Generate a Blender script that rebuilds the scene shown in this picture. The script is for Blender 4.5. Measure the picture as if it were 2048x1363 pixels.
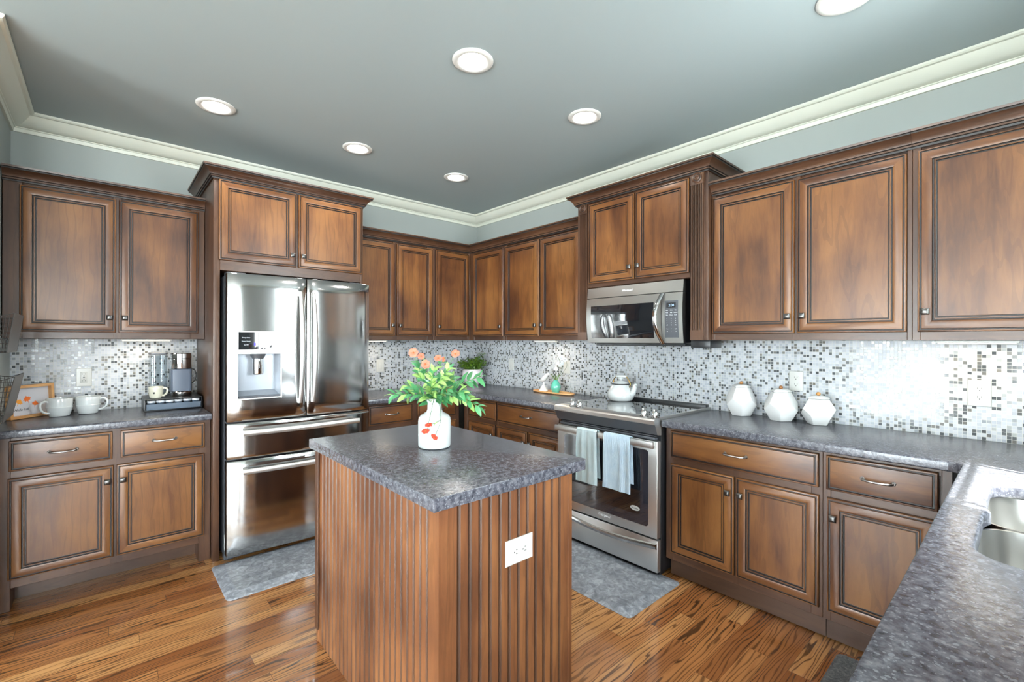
import bpy, bmesh, math, random
from mathutils import Vector, Matrix
random.seed(7)
S = bpy.context.scene
C = S.collection
for _o in list(bpy.data.objects):
    bpy.data.objects.remove(_o, do_unlink=True)

# ------------------------------------------------------------------ camera
cam_d = bpy.data.cameras.new('camera')
cam = bpy.data.objects.new('camera', cam_d); C.objects.link(cam)
cam_d.sensor_fit = 'HORIZONTAL'; cam_d.sensor_width = 36.0; cam_d.lens = 917.2431/2048*36.0
cam_d.clip_start = 0.02; cam_d.clip_end = 200
_R = Vector((0.74724907, -0.66453898, 0.0026)); _F = Vector((0.664540176, 0.747252370, 0.0005))
_U = _R.cross(_F).normalized(); _R = _F.cross(_U).normalized(); _F.normalize()
cam.matrix_world = Matrix(((_R.x, _U.x, -_F.x, -3.026), (_R.y, _U.y, -_F.y, -3.9811), (_R.z, _U.z, -_F.z, 1.363), (0, 0, 0, 1)))
S.camera = cam

# ------------------------------------------------------------------ view + sky + sun
S.view_settings.view_transform = 'Standard'; S.view_settings.look = 'None'
S.view_settings.gamma = 1.0; S.view_settings.use_curve_mapping = False
S.view_settings.exposure = 0.40
cy = S.cycles
cy.use_denoising = True
try: cy.denoiser = 'OPENIMAGEDENOISE'
except Exception: pass
cy.max_bounces = 8; cy.diffuse_bounces = 5; cy.glossy_bounces = 4; cy.transmission_bounces = 6; cy.transparent_max_bounces = 12
cy.sample_clamp_indirect = 6.0; cy.sample_clamp_direct = 30.0
cy.caustics_reflective = False; cy.caustics_refractive = False
cy.blur_glossy = 0.6

SKY_STRENGTH = 35.0
SUN_STRENGTH = 50.0
CAN_WATTS = 4.0

w = bpy.data.worlds.new('world'); S.world = w; w.use_nodes = True
_t = w.node_tree; _t.nodes.clear()
_out = _t.nodes.new('ShaderNodeOutputWorld'); _bg = _t.nodes.new('ShaderNodeBackground')
_tc = _t.nodes.new('ShaderNodeTexCoord'); _sx = _t.nodes.new('ShaderNodeSeparateXYZ'); _cr = _t.nodes.new('ShaderNodeValToRGB')
_mr = _t.nodes.new('ShaderNodeMapRange'); _mr.inputs['From Min'].default_value = -0.4; _mr.inputs['From Max'].default_value = 0.6
_cr.color_ramp.elements[0].position = 0.0; _cr.color_ramp.elements[0].color = (0.74, 0.78, 0.80, 1)
_cr.color_ramp.elements[1].position = 1.0; _cr.color_ramp.elements[1].color = (0.86, 0.93, 1.0, 1)
_e = _cr.color_ramp.elements.new(0.45); _e.color = (0.84, 0.90, 0.96, 1)
_e = _cr.color_ramp.elements.new(0.60); _e.color = (0.86, 0.92, 1.0, 1)
_t.links.new(_tc.outputs['Generated'], _sx.inputs[0]); _t.links.new(_sx.outputs['Z'], _mr.inputs['Value'])
_t.links.new(_mr.outputs[0], _cr.inputs[0]); _t.links.new(_cr.outputs[0], _bg.inputs[0]); _t.links.new(_bg.outputs[0], _out.inputs[0])
_bg.inputs[1].default_value = SKY_STRENGTH

sun_d = bpy.data.lights.new('sun', 'SUN'); sun = bpy.data.objects.new('sun', sun_d); C.objects.link(sun)
sun_d.energy = SUN_STRENGTH; sun_d.angle = math.radians(0.53); sun_d.color = (1.0, 0.97, 0.92)
sun.location = (-4, -9, 8)
sun.rotation_euler = Vector((0.37, 1.0, -2.0)).to_track_quat('-Z', 'Y').to_euler()

def portal(name, loc, normal, sx, sz):
    d = bpy.data.lights.new(name, 'AREA'); d.shape = 'RECTANGLE'; d.size = sx; d.size_y = sz; d.cycles.is_portal = True
    o = bpy.data.objects.new(name, d); C.objects.link(o); o.location = loc
    o.rotation_euler = Vector(normal).to_track_quat('-Z', 'Z').to_euler()
# window openings: (wall, a0, a1, z0, z1)
SINK_WIN = (-1.530, -0.825, 1.07, 2.486)
REAR_WINS = [(-6.5, -5.3, 0.05, 2.35), (-5.1, -3.9, 0.05, 2.35), (-3.55, -3.20, 0.05, 2.35)]  # unseen; full height for more fill, narrow one added for the refrigerator's bright streak
WEST_WINS = [(-7.3, -6.1, 0.05, 2.2), (-5.3, -3.9, 0.05, 2.2), (-3.1, -1.9, 0.05, 2.2)]  # unseen; enlarged to the floor to brighten the range wall's base cabinets
XW, YR, YS = -7.0, -8.0, -4.467
portal('portal_sink', ((SINK_WIN[0]+SINK_WIN[1])/2, YS-0.13, (SINK_WIN[2]+SINK_WIN[3])/2), (0, 1, 0), 0.70, 1.43)
for i, (a, b, z0, z1) in enumerate(REAR_WINS): portal('portal_rear', ((a+b)/2, YR-0.13, (z0+z1)/2), (0, 1, 0), b-a, z1-z0)
for i, (a, b, z0, z1) in enumerate(WEST_WINS): portal('portal_west', (XW-0.13, (a+b)/2, (z0+z1)/2), (1, 0, 0), b-a, z1-z0)

# ------------------------------------------------------------------ materials
def lin(h):
    if isinstance(h, str):
        h = h.lstrip('#'); c = [int(h[i:i+2], 16)/255 for i in (0, 2, 4)]
    else: c = [v/255 for v in h]
    return tuple((v/12.92 if v <= 0.04045 else ((v+0.055)/1.055)**2.4) for v in c) + (1.0,)

class NT:
    def __init__(s, name):
        s.m = bpy.data.materials.new(name); s.m.use_nodes = True; s.t = s.m.node_tree; s.t.nodes.clear()
        s.out = s.n('ShaderNodeOutputMaterial')
    def n(s, ty, **kw):
        x = s.t.nodes.new(ty)
        for k, v in kw.items(): setattr(x, k, v)
        return x
    def l(s, a, b): s.t.links.new(a, b)
    def put(s, sock, v):
        if hasattr(v, 'is_output'): s.l(v, sock)
        else: sock.default_value = v
    def math(s, op, a, b=None, c=None, clamp=False):
        x = s.n('ShaderNodeMath', operation=op, use_clamp=clamp)
        s.put(x.inputs[0], a)
        if b is not None: s.put(x.inputs[1], b)
        if c is not None: s.put(x.inputs[2], c)
        return x.outputs[0]
    def vmath(s, op, a, b):
        x = s.n('ShaderNodeVectorMath', operation=op); s.put(x.inputs[0], a); s.put(x.inputs[1], b); return x.outputs[0]
    def sep(s, v):
        x = s.n('ShaderNodeSeparateXYZ'); s.l(v, x.inputs[0]); return x.outputs
    def comb(s, a, b, c):
        x = s.n('ShaderNodeCombineXYZ')
        for i, v in enumerate((a, b, c)): s.put(x.inputs[i], v)
        return x.outputs[0]
    def noise(s, vec, scale, detail=3.0, rough=0.5, dist=0.0):
        x = s.n('ShaderNodeTexNoise'); s.l(vec, x.inputs['Vector']); x.inputs['Scale'].default_value = scale
        x.inputs['Detail'].default_value = detail; x.inputs['Roughness'].default_value = rough; x.inputs['Distortion'].default_value = dist
        return x.outputs['Fac']
    def white(s, vec):
        x = s.n('ShaderNodeTexWhiteNoise', noise_dimensions='3D'); s.l(vec, x.inputs['Vector']); return x.outputs['Value']
    def ramp(s, fac, stops, interp='LINEAR'):
        x = s.n('ShaderNodeValToRGB'); s.l(fac, x.inputs[0]); r = x.color_ramp; r.interpolation = interp
        while len(r.elements) < len(stops): r.elements.new(0.5)
        for e, (p, c) in zip(r.elements, stops): e.position = p; e.color = c
        return x.outputs[0]
    def mix(s, fac, a, b, blend='MIX'):
        x = s.n('ShaderNodeMix', data_type='RGBA', blend_type=blend); s.put(x.inputs[0], fac); s.put(x.inputs[6], a); s.put(x.inputs[7], b)
        return x.outputs[2]
    def bump(s, h, strength=0.2, dist=0.01):
        x = s.n('ShaderNodeBump'); x.inputs['Strength'].default_value = strength; x.inputs['Distance'].default_value = dist
        s.l(h, x.inputs['Height']); return x.outputs[0]
    def pos(s): return s.n('ShaderNodeNewGeometry').outputs['Position']
    def obj(s): return s.n('ShaderNodeTexCoord').outputs['Object']
    def rnd(s): return s.n('ShaderNodeObjectInfo').outputs['Random']
    def bsdf(s, **kw):
        b = s.n('ShaderNodeBsdfPrincipled')
        for k, v in kw.items(): s.put(b.inputs[k.replace('_', ' ')], v)
        s.l(b.outputs[0], s.out.inputs[0]); return b

def plain(name, col, rough=0.5, metal=0.0, spec=0.5, **kw):
    t = NT(name); t.bsdf(Base_Color=lin(col) if not (isinstance(col, tuple) and len(col) == 4) else col, Roughness=rough, Metallic=metal, **kw); return t.m

def wood(name, dark, mid, light, horiz=False, rough=0.38, coat=0.18, blotch=1.0):
    t = NT(name); p = t.obj(); r = t.rnd()
    p = t.vmath('ADD', p, t.comb(t.math('MULTIPLY', r, 17.0), t.math('MULTIPLY', r, 5.3), t.math('MULTIPLY', r, 9.1)))
    sc = (0.16, 0.16, 1.0) if horiz else (1.0, 1.0, 0.16)
    q = t.vmath('MULTIPLY', p, sc)
    b = t.noise(q, 7.0, 3.0, 0.55, 0.6)
    b2 = t.noise(p, 3.2*blotch, 2.0, 0.5)
    g = t.noise(q, 55.0, 5.0, 0.6, 1.2)
    f = t.math('ADD', t.math('MULTIPLY', b, 0.55), t.math('ADD', t.math('MULTIPLY', b2, 0.35), t.math('MULTIPLY', g, 0.14)))
    col = t.ramp(f, [(0.38, lin(dark)), (0.51, lin(mid)), (0.65, lin(light))])
    wv = t.n('ShaderNodeTexWave', wave_type='BANDS', bands_direction='X'); t.l(t.vmath('ADD', q, (0.0, 0.0, 0.0)), wv.inputs['Vector'])
    wv.inputs['Scale'].default_value = 9.0; wv.inputs['Distortion'].default_value = 9.0; wv.inputs['Detail'].default_value = 2.0; wv.inputs['Detail Scale'].default_value = 1.6
    line = t.math('MULTIPLY', t.math('GREATER_THAN', wv.outputs['Fac'], 0.92), 0.26)
    col = t.mix(line, col, lin(dark))
    nb = t.bump(g, 0.04, 0.002)
    t.bsdf(Base_Color=col, Roughness=rough, Coat_Weight=coat, Coat_Roughness=0.22, Specular_IOR_Level=0.38, Normal=nb)
    return t.m

M = {}
M['wood_v'] = wood('stained_maple', '#3e210f', '#5f3a1c', '#795029')
M['wood_h'] = wood('stained_maple_rail', '#3e210f', '#5f3a1c', '#795029', horiz=True)
M['frame_v'] = wood('dark_stained_frame', '#332015', '#462e20', '#583c29')
M['frame_h'] = wood('dark_stained_rail', '#332015', '#462e20', '#583c29', horiz=True)
M['glaze'] = plain('dark_glaze', '#150d0a', 0.5)
M['isl'] = wood('island_board', '#432719', '#694229', '#865936')
M['toe'] = wood('toe_board', '#35231a', '#432f23', '#4f392b', horiz=True)

def paint(name, col, rough=0.6):
    t = NT(name); n = t.noise(t.pos(), 180.0, 2.0); t.bsdf(Base_Color=lin(col), Roughness=rough, Normal=t.bump(n, 0.03, 0.002)); return t.m
M['wall'] = paint('sage_grey_paint', '#979d99')
M['ceil'] = paint('ceiling_paint', '#9aa6a8', 0.55)
M['crown'] = paint('cream_trim_paint', '#cfd1c4', 0.4)
M['white_trim'] = paint('white_trim_paint', '#d2d2ce', 0.4)

def floor_mat():
    t = NT('oak_floor'); x, y, z = t.sep(t.pos())
    W, L = 0.083, 1.15
    ry = t.math('FLOOR', t.math('DIVIDE', y, W)); fy = t.math('FRACT', t.math('DIVIDE', y, W))
    ro = t.white(t.comb(ry, 3.7, 0.0))
    xs = t.math('ADD', t.math('DIVIDE', x, L), t.math('MULTIPLY', ro, 7.0))
    rx = t.math('FLOOR', xs); fx = t.math('FRACT', xs)
    pid = t.white(t.comb(ry, rx, 1.0)); pid2 = t.white(t.comb(ry, rx, 5.0))
    v = t.comb(t.math('ADD', t.math('MULTIPLY', x, 1.0), t.math('MULTIPLY', pid, 31.0)), t.math('ADD', t.math('MULTIPLY', y, 1.0), t.math('MULTIPLY', pid2, 11.0)), 0.0)
    q = t.vmath('MULTIPLY', v, (0.13, 1.0, 1.0))
    wv = t.n('ShaderNodeTexWave', wave_type='BANDS', bands_direction='Y'); t.l(q, wv.inputs['Vector'])
    wv.inputs['Scale'].default_value = 17.0; wv.inputs['Distortion'].default_value = 17.0; wv.inputs['Detail'].default_value = 2.0; wv.inputs['Detail Scale'].default_value = 1.0; wv.inputs['Detail Roughness'].default_value = 0.45
    grain = wv.outputs['Fac']
    fine = t.noise(t.vmath('MULTIPLY', v, (0.06, 1.0, 1.0)), 75.0, 3.0, 0.6)
    base = t.ramp(t.math('ADD', t.math('MULTIPLY', pid, 0.75), t.math('MULTIPLY', t.noise(q, 6.0, 2.0), 0.3)), [(0.15, lin('#7f4c28')), (0.5, lin('#a06a3c')), (0.85, lin('#bf8c58'))])
    dk = t.ramp(grain, [(0.66, (0, 0, 0, 1)), (0.84, (0.40, 0.40, 0.40, 1)), (0.96, (1, 1, 1, 1))])
    dkf = t.math('MULTIPLY', dk, t.math('ADD', 0.05, t.math('MULTIPLY', t.noise(q, 4.0, 2.0), 1.35)), clamp=True)
    col = t.mix(dkf, base, lin('#2e1a0e'))
    col = t.mix(t.ramp(fine, [(0.50, (0, 0, 0, 1)), (0.75, (0.45, 0.45, 0.45, 1))]), col, lin('#4a2813'))
    sy = t.math('LESS_THAN', t.math('MINIMUM', fy, t.math('SUBTRACT', 1.0, fy)), 0.008)
    sx = t.math('LESS_THAN', t.math('MINIMUM', fx, t.math('SUBTRACT', 1.0, fx)), 0.0008)
    seam = t.math('MAXIMUM', sy, sx)
    col = t.mix(t.math('MULTIPLY', seam, 0.7), col, lin('#3a2213'))
    nb = t.bump(t.math('SUBTRACT', t.math('MULTIPLY', grain, -0.15), seam), 0.12, 0.002)
    t.bsdf(Base_Color=col, Roughness=0.26, Coat_Weight=0.6, Coat_Roughness=0.06, Normal=nb)
    return t.m
M['floor'] = floor_mat()

def tile_mat():
    t = NT('mosaic_tile'); x, y, z = t.sep(t.pos()); pt = 0.0157
    u = t.math('DIVIDE', t.math('ADD', x, y), pt); v = t.math('DIVIDE', t.math('SUBTRACT', z, 0.914), pt)
    cu, cv = t.math('FLOOR', u), t.math('FLOOR', v); fu, fv = t.math('FRACT', u), t.math('FRACT', v)
    cell = t.comb(cu, cv, t.math('GREATER_THAN', y, -0.02))
    a = t.white(cell); b = t.white(t.vmath('ADD', cell, (31.0, 17.0, 3.0)))
    dark = t.math('LESS_THAN', a, 0.235); midt = t.math('LESS_THAN', a, 0.31)
    stone = t.ramp(b, [(0.0, lin('#92969f')), (0.45, lin('#a8acb3')), (1.0, lin('#b8babe'))])
    vein = t.noise(t.pos(), 60.0, 3.0)
    stone = t.mix(t.math('MULTIPLY', vein, 0.22), stone, lin('#aab0ba'))
    glass = t.ramp(b, [(0.0, lin('#3f4347')), (0.6, lin('#55585a')), (1.0, lin('#736f67'))])
    pale = t.ramp(b, [(0.0, lin('#868c92')), (1.0, lin('#a2a4a2'))])
    col = t.mix(midt, stone, pale); col = t.mix(dark, col, glass)
    eu = t.math('MINIMUM', fu, t.math('SUBTRACT', 1.0, fu)); ev = t.math('MINIMUM', fv, t.math('SUBTRACT', 1.0, fv))
    gr = t.math('LESS_THAN', t.math('MINIMUM', eu, ev), 0.065)
    col = t.mix(gr, col, lin('#bfbfbb'))
    ro = t.math('ADD', t.math('MULTIPLY', gr, 0.5), t.math('SUBTRACT', 0.30, t.math('MULTIPLY', midt, 0.2)))
    tilt = t.math('ADD', t.math('MULTIPLY', fu, t.math('SUBTRACT', b, 0.5)), t.math('MULTIPLY', fv, t.math('SUBTRACT', a, 0.5)))
    nb = t.bump(t.math('ADD', t.math('SUBTRACT', 1.0, gr), t.math('MULTIPLY', tilt, 0.25)), 0.25, 0.0015)
    t.bsdf(Base_Color=col, Roughness=ro, Normal=nb)
    return t.m
M['tile'] = tile_mat()

def granite():
    t = NT('leathered_granite'); p = t.pos()
    warp = t.vmath('ADD', p, t.vmath('MULTIPLY', t.comb(t.noise(p, 25.0), t.noise(t.vmath('ADD', p, (5.0, 2.0, 1.0)), 25.0), 0.0), (0.02, 0.02, 0.0)))
    vo = t.n('ShaderNodeTexVoronoi', feature='F1'); t.l(t.vmath('MULTIPLY', warp, (1.0, 1.0, 1.0)), vo.inputs['Vector']); vo.inputs['Scale'].default_value = 120.0
    fl = t.math('LESS_THAN', t.math('ADD', vo.outputs['Distance'], t.math('MULTIPLY', t.noise(p, 45.0, 3.0), 0.9)), 0.70)
    n = t.noise(warp, 60.0, 4.0, 0.6)
    base = t.ramp(n, [(0.32, lin('#2d2f36')), (0.5, lin('#4a4b53')), (0.68, lin('#66676c'))])
    col = t.mix(t.math('MULTIPLY', fl, 0.55), base, lin('#7c8086'))
    h = t.math('ADD', t.noise(p, 55.0, 3.0), t.math('MULTIPLY', fl, -0.25))
    t.bsdf(Base_Color=col, Roughness=0.25, Specular_IOR_Level=0.65, Normal=t.bump(h, 0.28, 0.004)); return t.m
M['granite'] = granite()

def steel(name, col='#bebebd', rough=0.11, wav=0.0, horiz=False):
    t = NT(name); p = t.obj()
    br = t.noise(t.vmath('MULTIPLY', p, (1.0, 1.0, 60.0) if horiz else (60.0, 60.0, 1.0)), 6.0, 2.0)
    h = t.math('MULTIPLY', t.noise(t.vmath('MULTIPLY', p, (1.0, 1.0, 0.45)), 4.5, 1.0), wav)
    t.bsdf(Base_Color=lin(col), Metallic=1.0, Roughness=t.math('ADD', rough, t.math('MULTIPLY', br, 0.012)), Normal=t.bump(h, 1.0, 0.05)); return t.m
M['steel'] = steel('stainless_steel', wav=0.035)
M['steel2'] = steel('brushed_steel', '#dcdcda', 0.36, 0.03, True)
M['steel3'] = steel('satin_steel', '#b4b4b1', 0.30, 0.03, True)
M['chrome'] = plain('chrome', '#d8d8d8', 0.08, 1.0)
M['pewter'] = plain('pewter_hardware', '#5c5a58', 0.32, 1.0)
M['pull'] = plain('brushed_pewter_pull', '#7d7a77', 0.28, 1.0)
M['blackglass'] = plain('black_glass', '#14161a', 0.04, 0.0, Coat_Weight=1.0, Coat_Roughness=0.02)
M['ovenglass'] = plain('oven_glass', '#2a2d35', 0.05, 0.0, Coat_Weight=1.0, Coat_Roughness=0.02)
M['black'] = plain('black_plastic', '#16171a', 0.35)
M['darkgrey'] = plain('dark_grey_case', '#4c4e53', 0.4, 0.3)
M['greyplastic'] = plain('grey_plastic', '#9aa0a8', 0.3, 0.3)
M['white'] = plain('white_glazed_ceramic', '#c8cbca', 0.14, 0.0, Coat_Weight=0.6, Coat_Roughness=0.05)
M['vase_white'] = plain('soft_white_ceramic', '#b7bbb9', 0.16, 0.0, Coat_Weight=0.5, Coat_Roughness=0.05)
M['matte_white'] = plain('matte_white_ceramic', '#d4d4d2', 0.38)
M['cream'] = plain('cream_ceramic', '#cfccba', 0.2)
M['plate'] = plain('white_plastic', '#bdbdb8', 0.3)
M['slot'] = plain('dark_slot', '#2a2826', 0.6)
M['knobwood'] = wood('walnut_knob', '#6a4020', '#94602f', '#b88448')
M['bamboo'] = wood('light_wood', '#b98350', '#d09c66', '#e0b582', horiz=True)
M['paper'] = plain('white_paper', '#c6c6cc', 0.7)
M['orange'] = plain('orange_leaf_print', '#e8722a', 0.7)
M['orange2'] = plain('amber_leaf_print', '#f0a040', 0.7)
M['ink'] = plain('black_ink', '#2c2a2a', 0.7)
M['wire'] = plain('dark_wire', '#4d4a48', 0.45, 0.7)
M['sheet'] = plain('grey_sheet_metal', '#6b6967', 0.5, 0.4)
M['slate'] = plain('slate_blue_plastic', '#5a6474', 0.42)
M['pod'] = plain('mesh_drawer_front', '#4c5866', 0.45, 0.2)
M['podlid'] = plain('pod_lid', '#c8cace', 0.3)
M['stem'] = plain('green_stem', '#4d7a3a', 0.5)
M['darkstem'] = plain('dark_green_stem', '#34502f', 0.5)
M['petal'] = plain('coral_petal', '#c8624a', 0.6, Subsurface_Weight=0.0)
M['petal2'] = plain('red_coral_petal', '#bd3f2b', 0.6)
M['pistil'] = plain('brown_pistil', '#9a5a2a', 0.7)
M['orchid'] = plain('white_petal', '#d4d8da', 0.5)
M['green_glass'] = plain('seafoam_glaze', '#58b09a', 0.12, Coat_Weight=0.7)
M['lavpot'] = plain('pale_lavender_pot', '#d3c9cc', 0.25)
M['brass'] = plain('brass', '#b08a48', 0.25, 1.0)
M['display'] = None
def leafmat(name, a, b):
    t = NT(name); n = t.noise(t.obj(), 30.0, 2.0); t.bsdf(Base_Color=t.mix(n, lin(a), lin(b)), Roughness=0.42, Coat_Weight=0.15); return t.m
M['leaf_d'] = leafmat('deep_green_leaf', '#235c38', '#4f9158')
M['leaf_l'] = leafmat('light_green_leaf', '#6a9a44', '#a3c274')
M['leaf_m'] = leafmat('moss_green_leaf', '#30561a', '#7a9a2c')
def mat_mat(name, a, b, c, sc=14.0):
    t = NT(name); p = t.pos(); n = t.noise(p, sc, 5.0, 0.65, 1.0)
    t.bsdf(Base_Color=t.ramp(n, [(0.3, lin(a)), (0.5, lin(b)), (0.72, lin(c))]), Roughness=0.38, Normal=t.bump(t.noise(p, 90.0, 2.0), 0.15, 0.003)); return t.m
M['mat'] = mat_mat('grey_marbled_vinyl', '#565960', '#7c8086', '#a9adb4', 24.0)
M['mat_dk'] = mat_mat('dark_patterned_mat', '#2e3033', '#55585a', '#8a8b88', 60.0)
def cloth(name, a, b, ribs):
    t = NT(name); x, y, z = t.sep(t.pos()); n = t.noise(t.pos(), 22.0, 2.0)
    rib = t.math('SINE', t.math('MULTIPLY', y, ribs))
    t.bsdf(Base_Color=t.mix(n, lin(a), lin(b)), Roughness=0.9, Normal=t.bump(t.math('ADD', rib, t.math('MULTIPLY', t.noise(t.pos(), 300.0), 1.0)), 0.5, 0.003)); return t.m
M['towel_a'] = cloth('pale_blue_cotton', '#b0c6cc', '#c8d6d8', 60.0)
M['towel_b'] = cloth('ribbed_blue_cotton', '#a8c2d6', '#cddce4', 900.0)
def glass(name, tint=(1, 1, 1, 1), refl=0.08):
    t = NT(name); tr = t.n('ShaderNodeBsdfTransparent'); tr.inputs[0].default_value = tint
    gl = t.n('ShaderNodeBsdfGlossy'); gl.inputs['Roughness'].default_value = 0.02
    lw = t.n('ShaderNodeLayerWeight'); lw.inputs[0].default_value = 0.35
    mx = t.n('ShaderNodeMixShader'); t.l(t.math('ADD', t.math('MULTIPLY', t.math('POWER', lw.outputs['Facing'], 3.0), 0.45), refl, clamp=True), mx.inputs[0])
    t.l(tr.outputs[0], mx.inputs[1]); t.l(gl.outputs[0], mx.inputs[2]); t.l(mx.outputs[0], t.out.inputs[0]); return t.m
M['pane'] = glass('window_glass', (0.97, 0.99, 0.98, 1), 0.04)
M['clear'] = glass('clear_plastic', (0.93, 0.95, 0.96, 1), 0.03)
def emit(name, col, st):
    t = NT(name); e = t.n('ShaderNodeEmission'); e.inputs[0].default_value = lin(col); e.inputs[1].default_value = st; t.l(e.outputs[0], t.out.inputs[0]); return t.m
M['lamp'] = emit('lamp_lens_glow', '#fff8f0', 12.0)
M['barlamp'] = emit('light_bar_glow', '#fff3dc', 2.5)
M['display'] = emit('display_digits', '#b8d8f0', 1.2)
M['blueled'] = emit('blue_led', '#7a74e8', 1.0)
M['legend'] = plain('pale_legend_print', '#c9ccd0', 0.5)
M['logo'] = plain('dark_logo_print', '#33343a', 0.4)
M['logo_w'] = plain('pale_logo_print', '#e8e8ea', 0.4)
M['ice'] = plain('panel_reflection_trim', '#8b7a58', 0.3, 0.6)

# ------------------------------------------------------------------ mesh builder
class MB:
    def __init__(s): s.v = []; s.f = []; s.mi = []
    def add(s, vs, fs, m=0):
        k = len(s.v); s.v += [tuple(p) for p in vs]
        for i, f in enumerate(fs):
            s.f.append([k+j for j in f]); s.mi.append(m[i] if isinstance(m, (list, tuple)) else m)
    def box(s, a, b, m=0):
        x0, x1 = sorted((a[0], b[0])); y0, y1 = sorted((a[1], b[1])); z0, z1 = sorted((a[2], b[2]))
        s.add([(x0,y0,z0),(x1,y0,z0),(x1,y1,z0),(x0,y1,z0),(x0,y0,z1),(x1,y0,z1),(x1,y1,z1),(x0,y1,z1)],
              [(0,3,2,1),(4,5,6,7),(0,1,5,4),(1,2,6,5),(2,3,7,6),(3,0,4,7)], m)
    def prism(s, poly, z0, z1, m=0, top=None):
        n = len(poly); vs = [(p[0], p[1], z0) for p in poly]+[(p[0], p[1], z1) for p in (top or poly)]
        s.add(vs, [list(range(n))[::-1], list(range(n, 2*n))]+[(i, (i+1) % n, n+(i+1) % n, n+i) for i in range(n)], m)
    def loft(s, rings, m=0, closed=True, cap=True):
        n = len(rings[0]); vs = [p for r in rings for p in r]; fs = []
        for k in range(len(rings)-1):
            for i in range(n if closed else n-1):
                j = (i+1) % n; fs.append((k*n+i, k*n+j, (k+1)*n+j, (k+1)*n+i))
        if cap and closed: fs += [list(range(n))[::-1], [(len(rings)-1)*n+i for i in range(n)]]
        s.add(vs, fs, m)
    def lathe(s, prof, c=(0, 0, 0), n=32, m=0, sx=1.0, sy=1.0, ms=None):
        vs = []; fs = []; mm = []; rows = []
        for r, z in prof:
            if r < 1e-6: rows.append([len(vs)]); vs.append((c[0], c[1], c[2]+z))
            else:
                rows.append(list(range(len(vs), len(vs)+n)))
                vs += [(c[0]+r*sx*math.cos(2*math.pi*i/n), c[1]+r*sy*math.sin(2*math.pi*i/n), c[2]+z) for i in range(n)]
        for k in range(len(rows)-1):
            a, b = rows[k], rows[k+1]
            for i in range(n):
                j = (i+1) % n
                if len(a) == 1 and len(b) == 1: continue
                if len(a) == 1: fs.append((a[0], b[j], b[i]))
                elif len(b) == 1: fs.append((a[i], a[j], b[0]))
                else: fs.append((a[i], a[j], b[j], b[i]))
                mm.append(ms[k] if ms else m)
        s.add(vs, fs, mm)
    def tube(s, pts, r, n=8, m=0, cap=True):
        pts = [Vector(p) for p in pts]; rs = r if isinstance(r, (list, tuple)) else [r]*len(pts); rings = []
        up = Vector((0, 0, 1)); d0 = (pts[1]-pts[0]).normalized()
        nrm = d0.cross(up) if abs(d0.dot(up)) < 0.95 else d0.cross(Vector((1, 0, 0))); nrm.normalize()
        for i, p in enumerate(pts):
            d = (pts[min(i+1, len(pts)-1)]-pts[max(i-1, 0)]).normalized()
            nrm = (nrm-d*nrm.dot(d)).normalized(); bn = d.cross(nrm)
            rings.append([p+(nrm*math.cos(2*math.pi*k/n)+bn*math.sin(2*math.pi*k/n))*rs[i] for k in range(n)])
        s.loft(rings, m, True, cap)
    def sphere(s, c, r, n=16, m=0, sc=(1, 1, 1)):
        k = n//2; vs = [(c[0], c[1], c[2]-r*sc[2])]; fs = []
        for a in range(1, k):
            t = math.pi*a/k
            vs += [(c[0]+r*sc[0]*math.sin(t)*math.cos(2*math.pi*i/n), c[1]+r*sc[1]*math.sin(t)*math.sin(2*math.pi*i/n), c[2]-r*sc[2]*math.cos(t)) for i in range(n)]
        vs.append((c[0], c[1], c[2]+r*sc[2])); e = len(vs)-1
        for i in range(n):
            j = (i+1) % n; fs.append((0, 1+j, 1+i)); fs.append((e, e-n+i, e-n+j))
            for a in range(k-2): fs.append((1+a*n+i, 1+a*n+j, 1+(a+1)*n+j, 1+(a+1)*n+i))
        s.add(vs, fs, m)
    def sweep(s, prof, path, m=0, closed_path=False, ms=None):
        """profile (out, z) swept along a plan path; out points to the right of the direction of travel, corners mitred."""
        n = len(path); rings = []
        for i in range(n):
            p = Vector(path[i][:2]); z0 = path[i][2] if len(path[i]) > 2 else 0.0
            dirs = []
            if i > 0 or closed_path: dirs.append((p-Vector(path[i-1][:2])).normalized())
            if i < n-1 or closed_path: dirs.append((Vector(path[(i+1) % n][:2])-p).normalized())
            ns = [Vector((d.y, -d.x)) for d in dirs]
            if len(ns) == 2:
                b = (ns[0]+ns[1]); b = b/(1+ns[0].dot(ns[1]))
            else: b = ns[0]
            rings.append([(p.x+b.x*o, p.y+b.y*o, z0+z) for o, z in prof])
        k = len(prof); vs = [q for r in rings for q in r]; fs = []; mm = []
        seg = n if closed_path else n-1
        for a in range(seg):
            c = (a+1) % n
            for i in range(k):
                j = (i+1) % k; fs.append((a*k+i, a*k+j, c*k+j, c*k+i)); mm.append(ms[i] if ms else m)
        if not closed_path: fs += [list(range(k)), [(n-1)*k+i for i in range(k)][::-1]]; mm += [m, m]
        s.add(vs, fs, mm)

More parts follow.
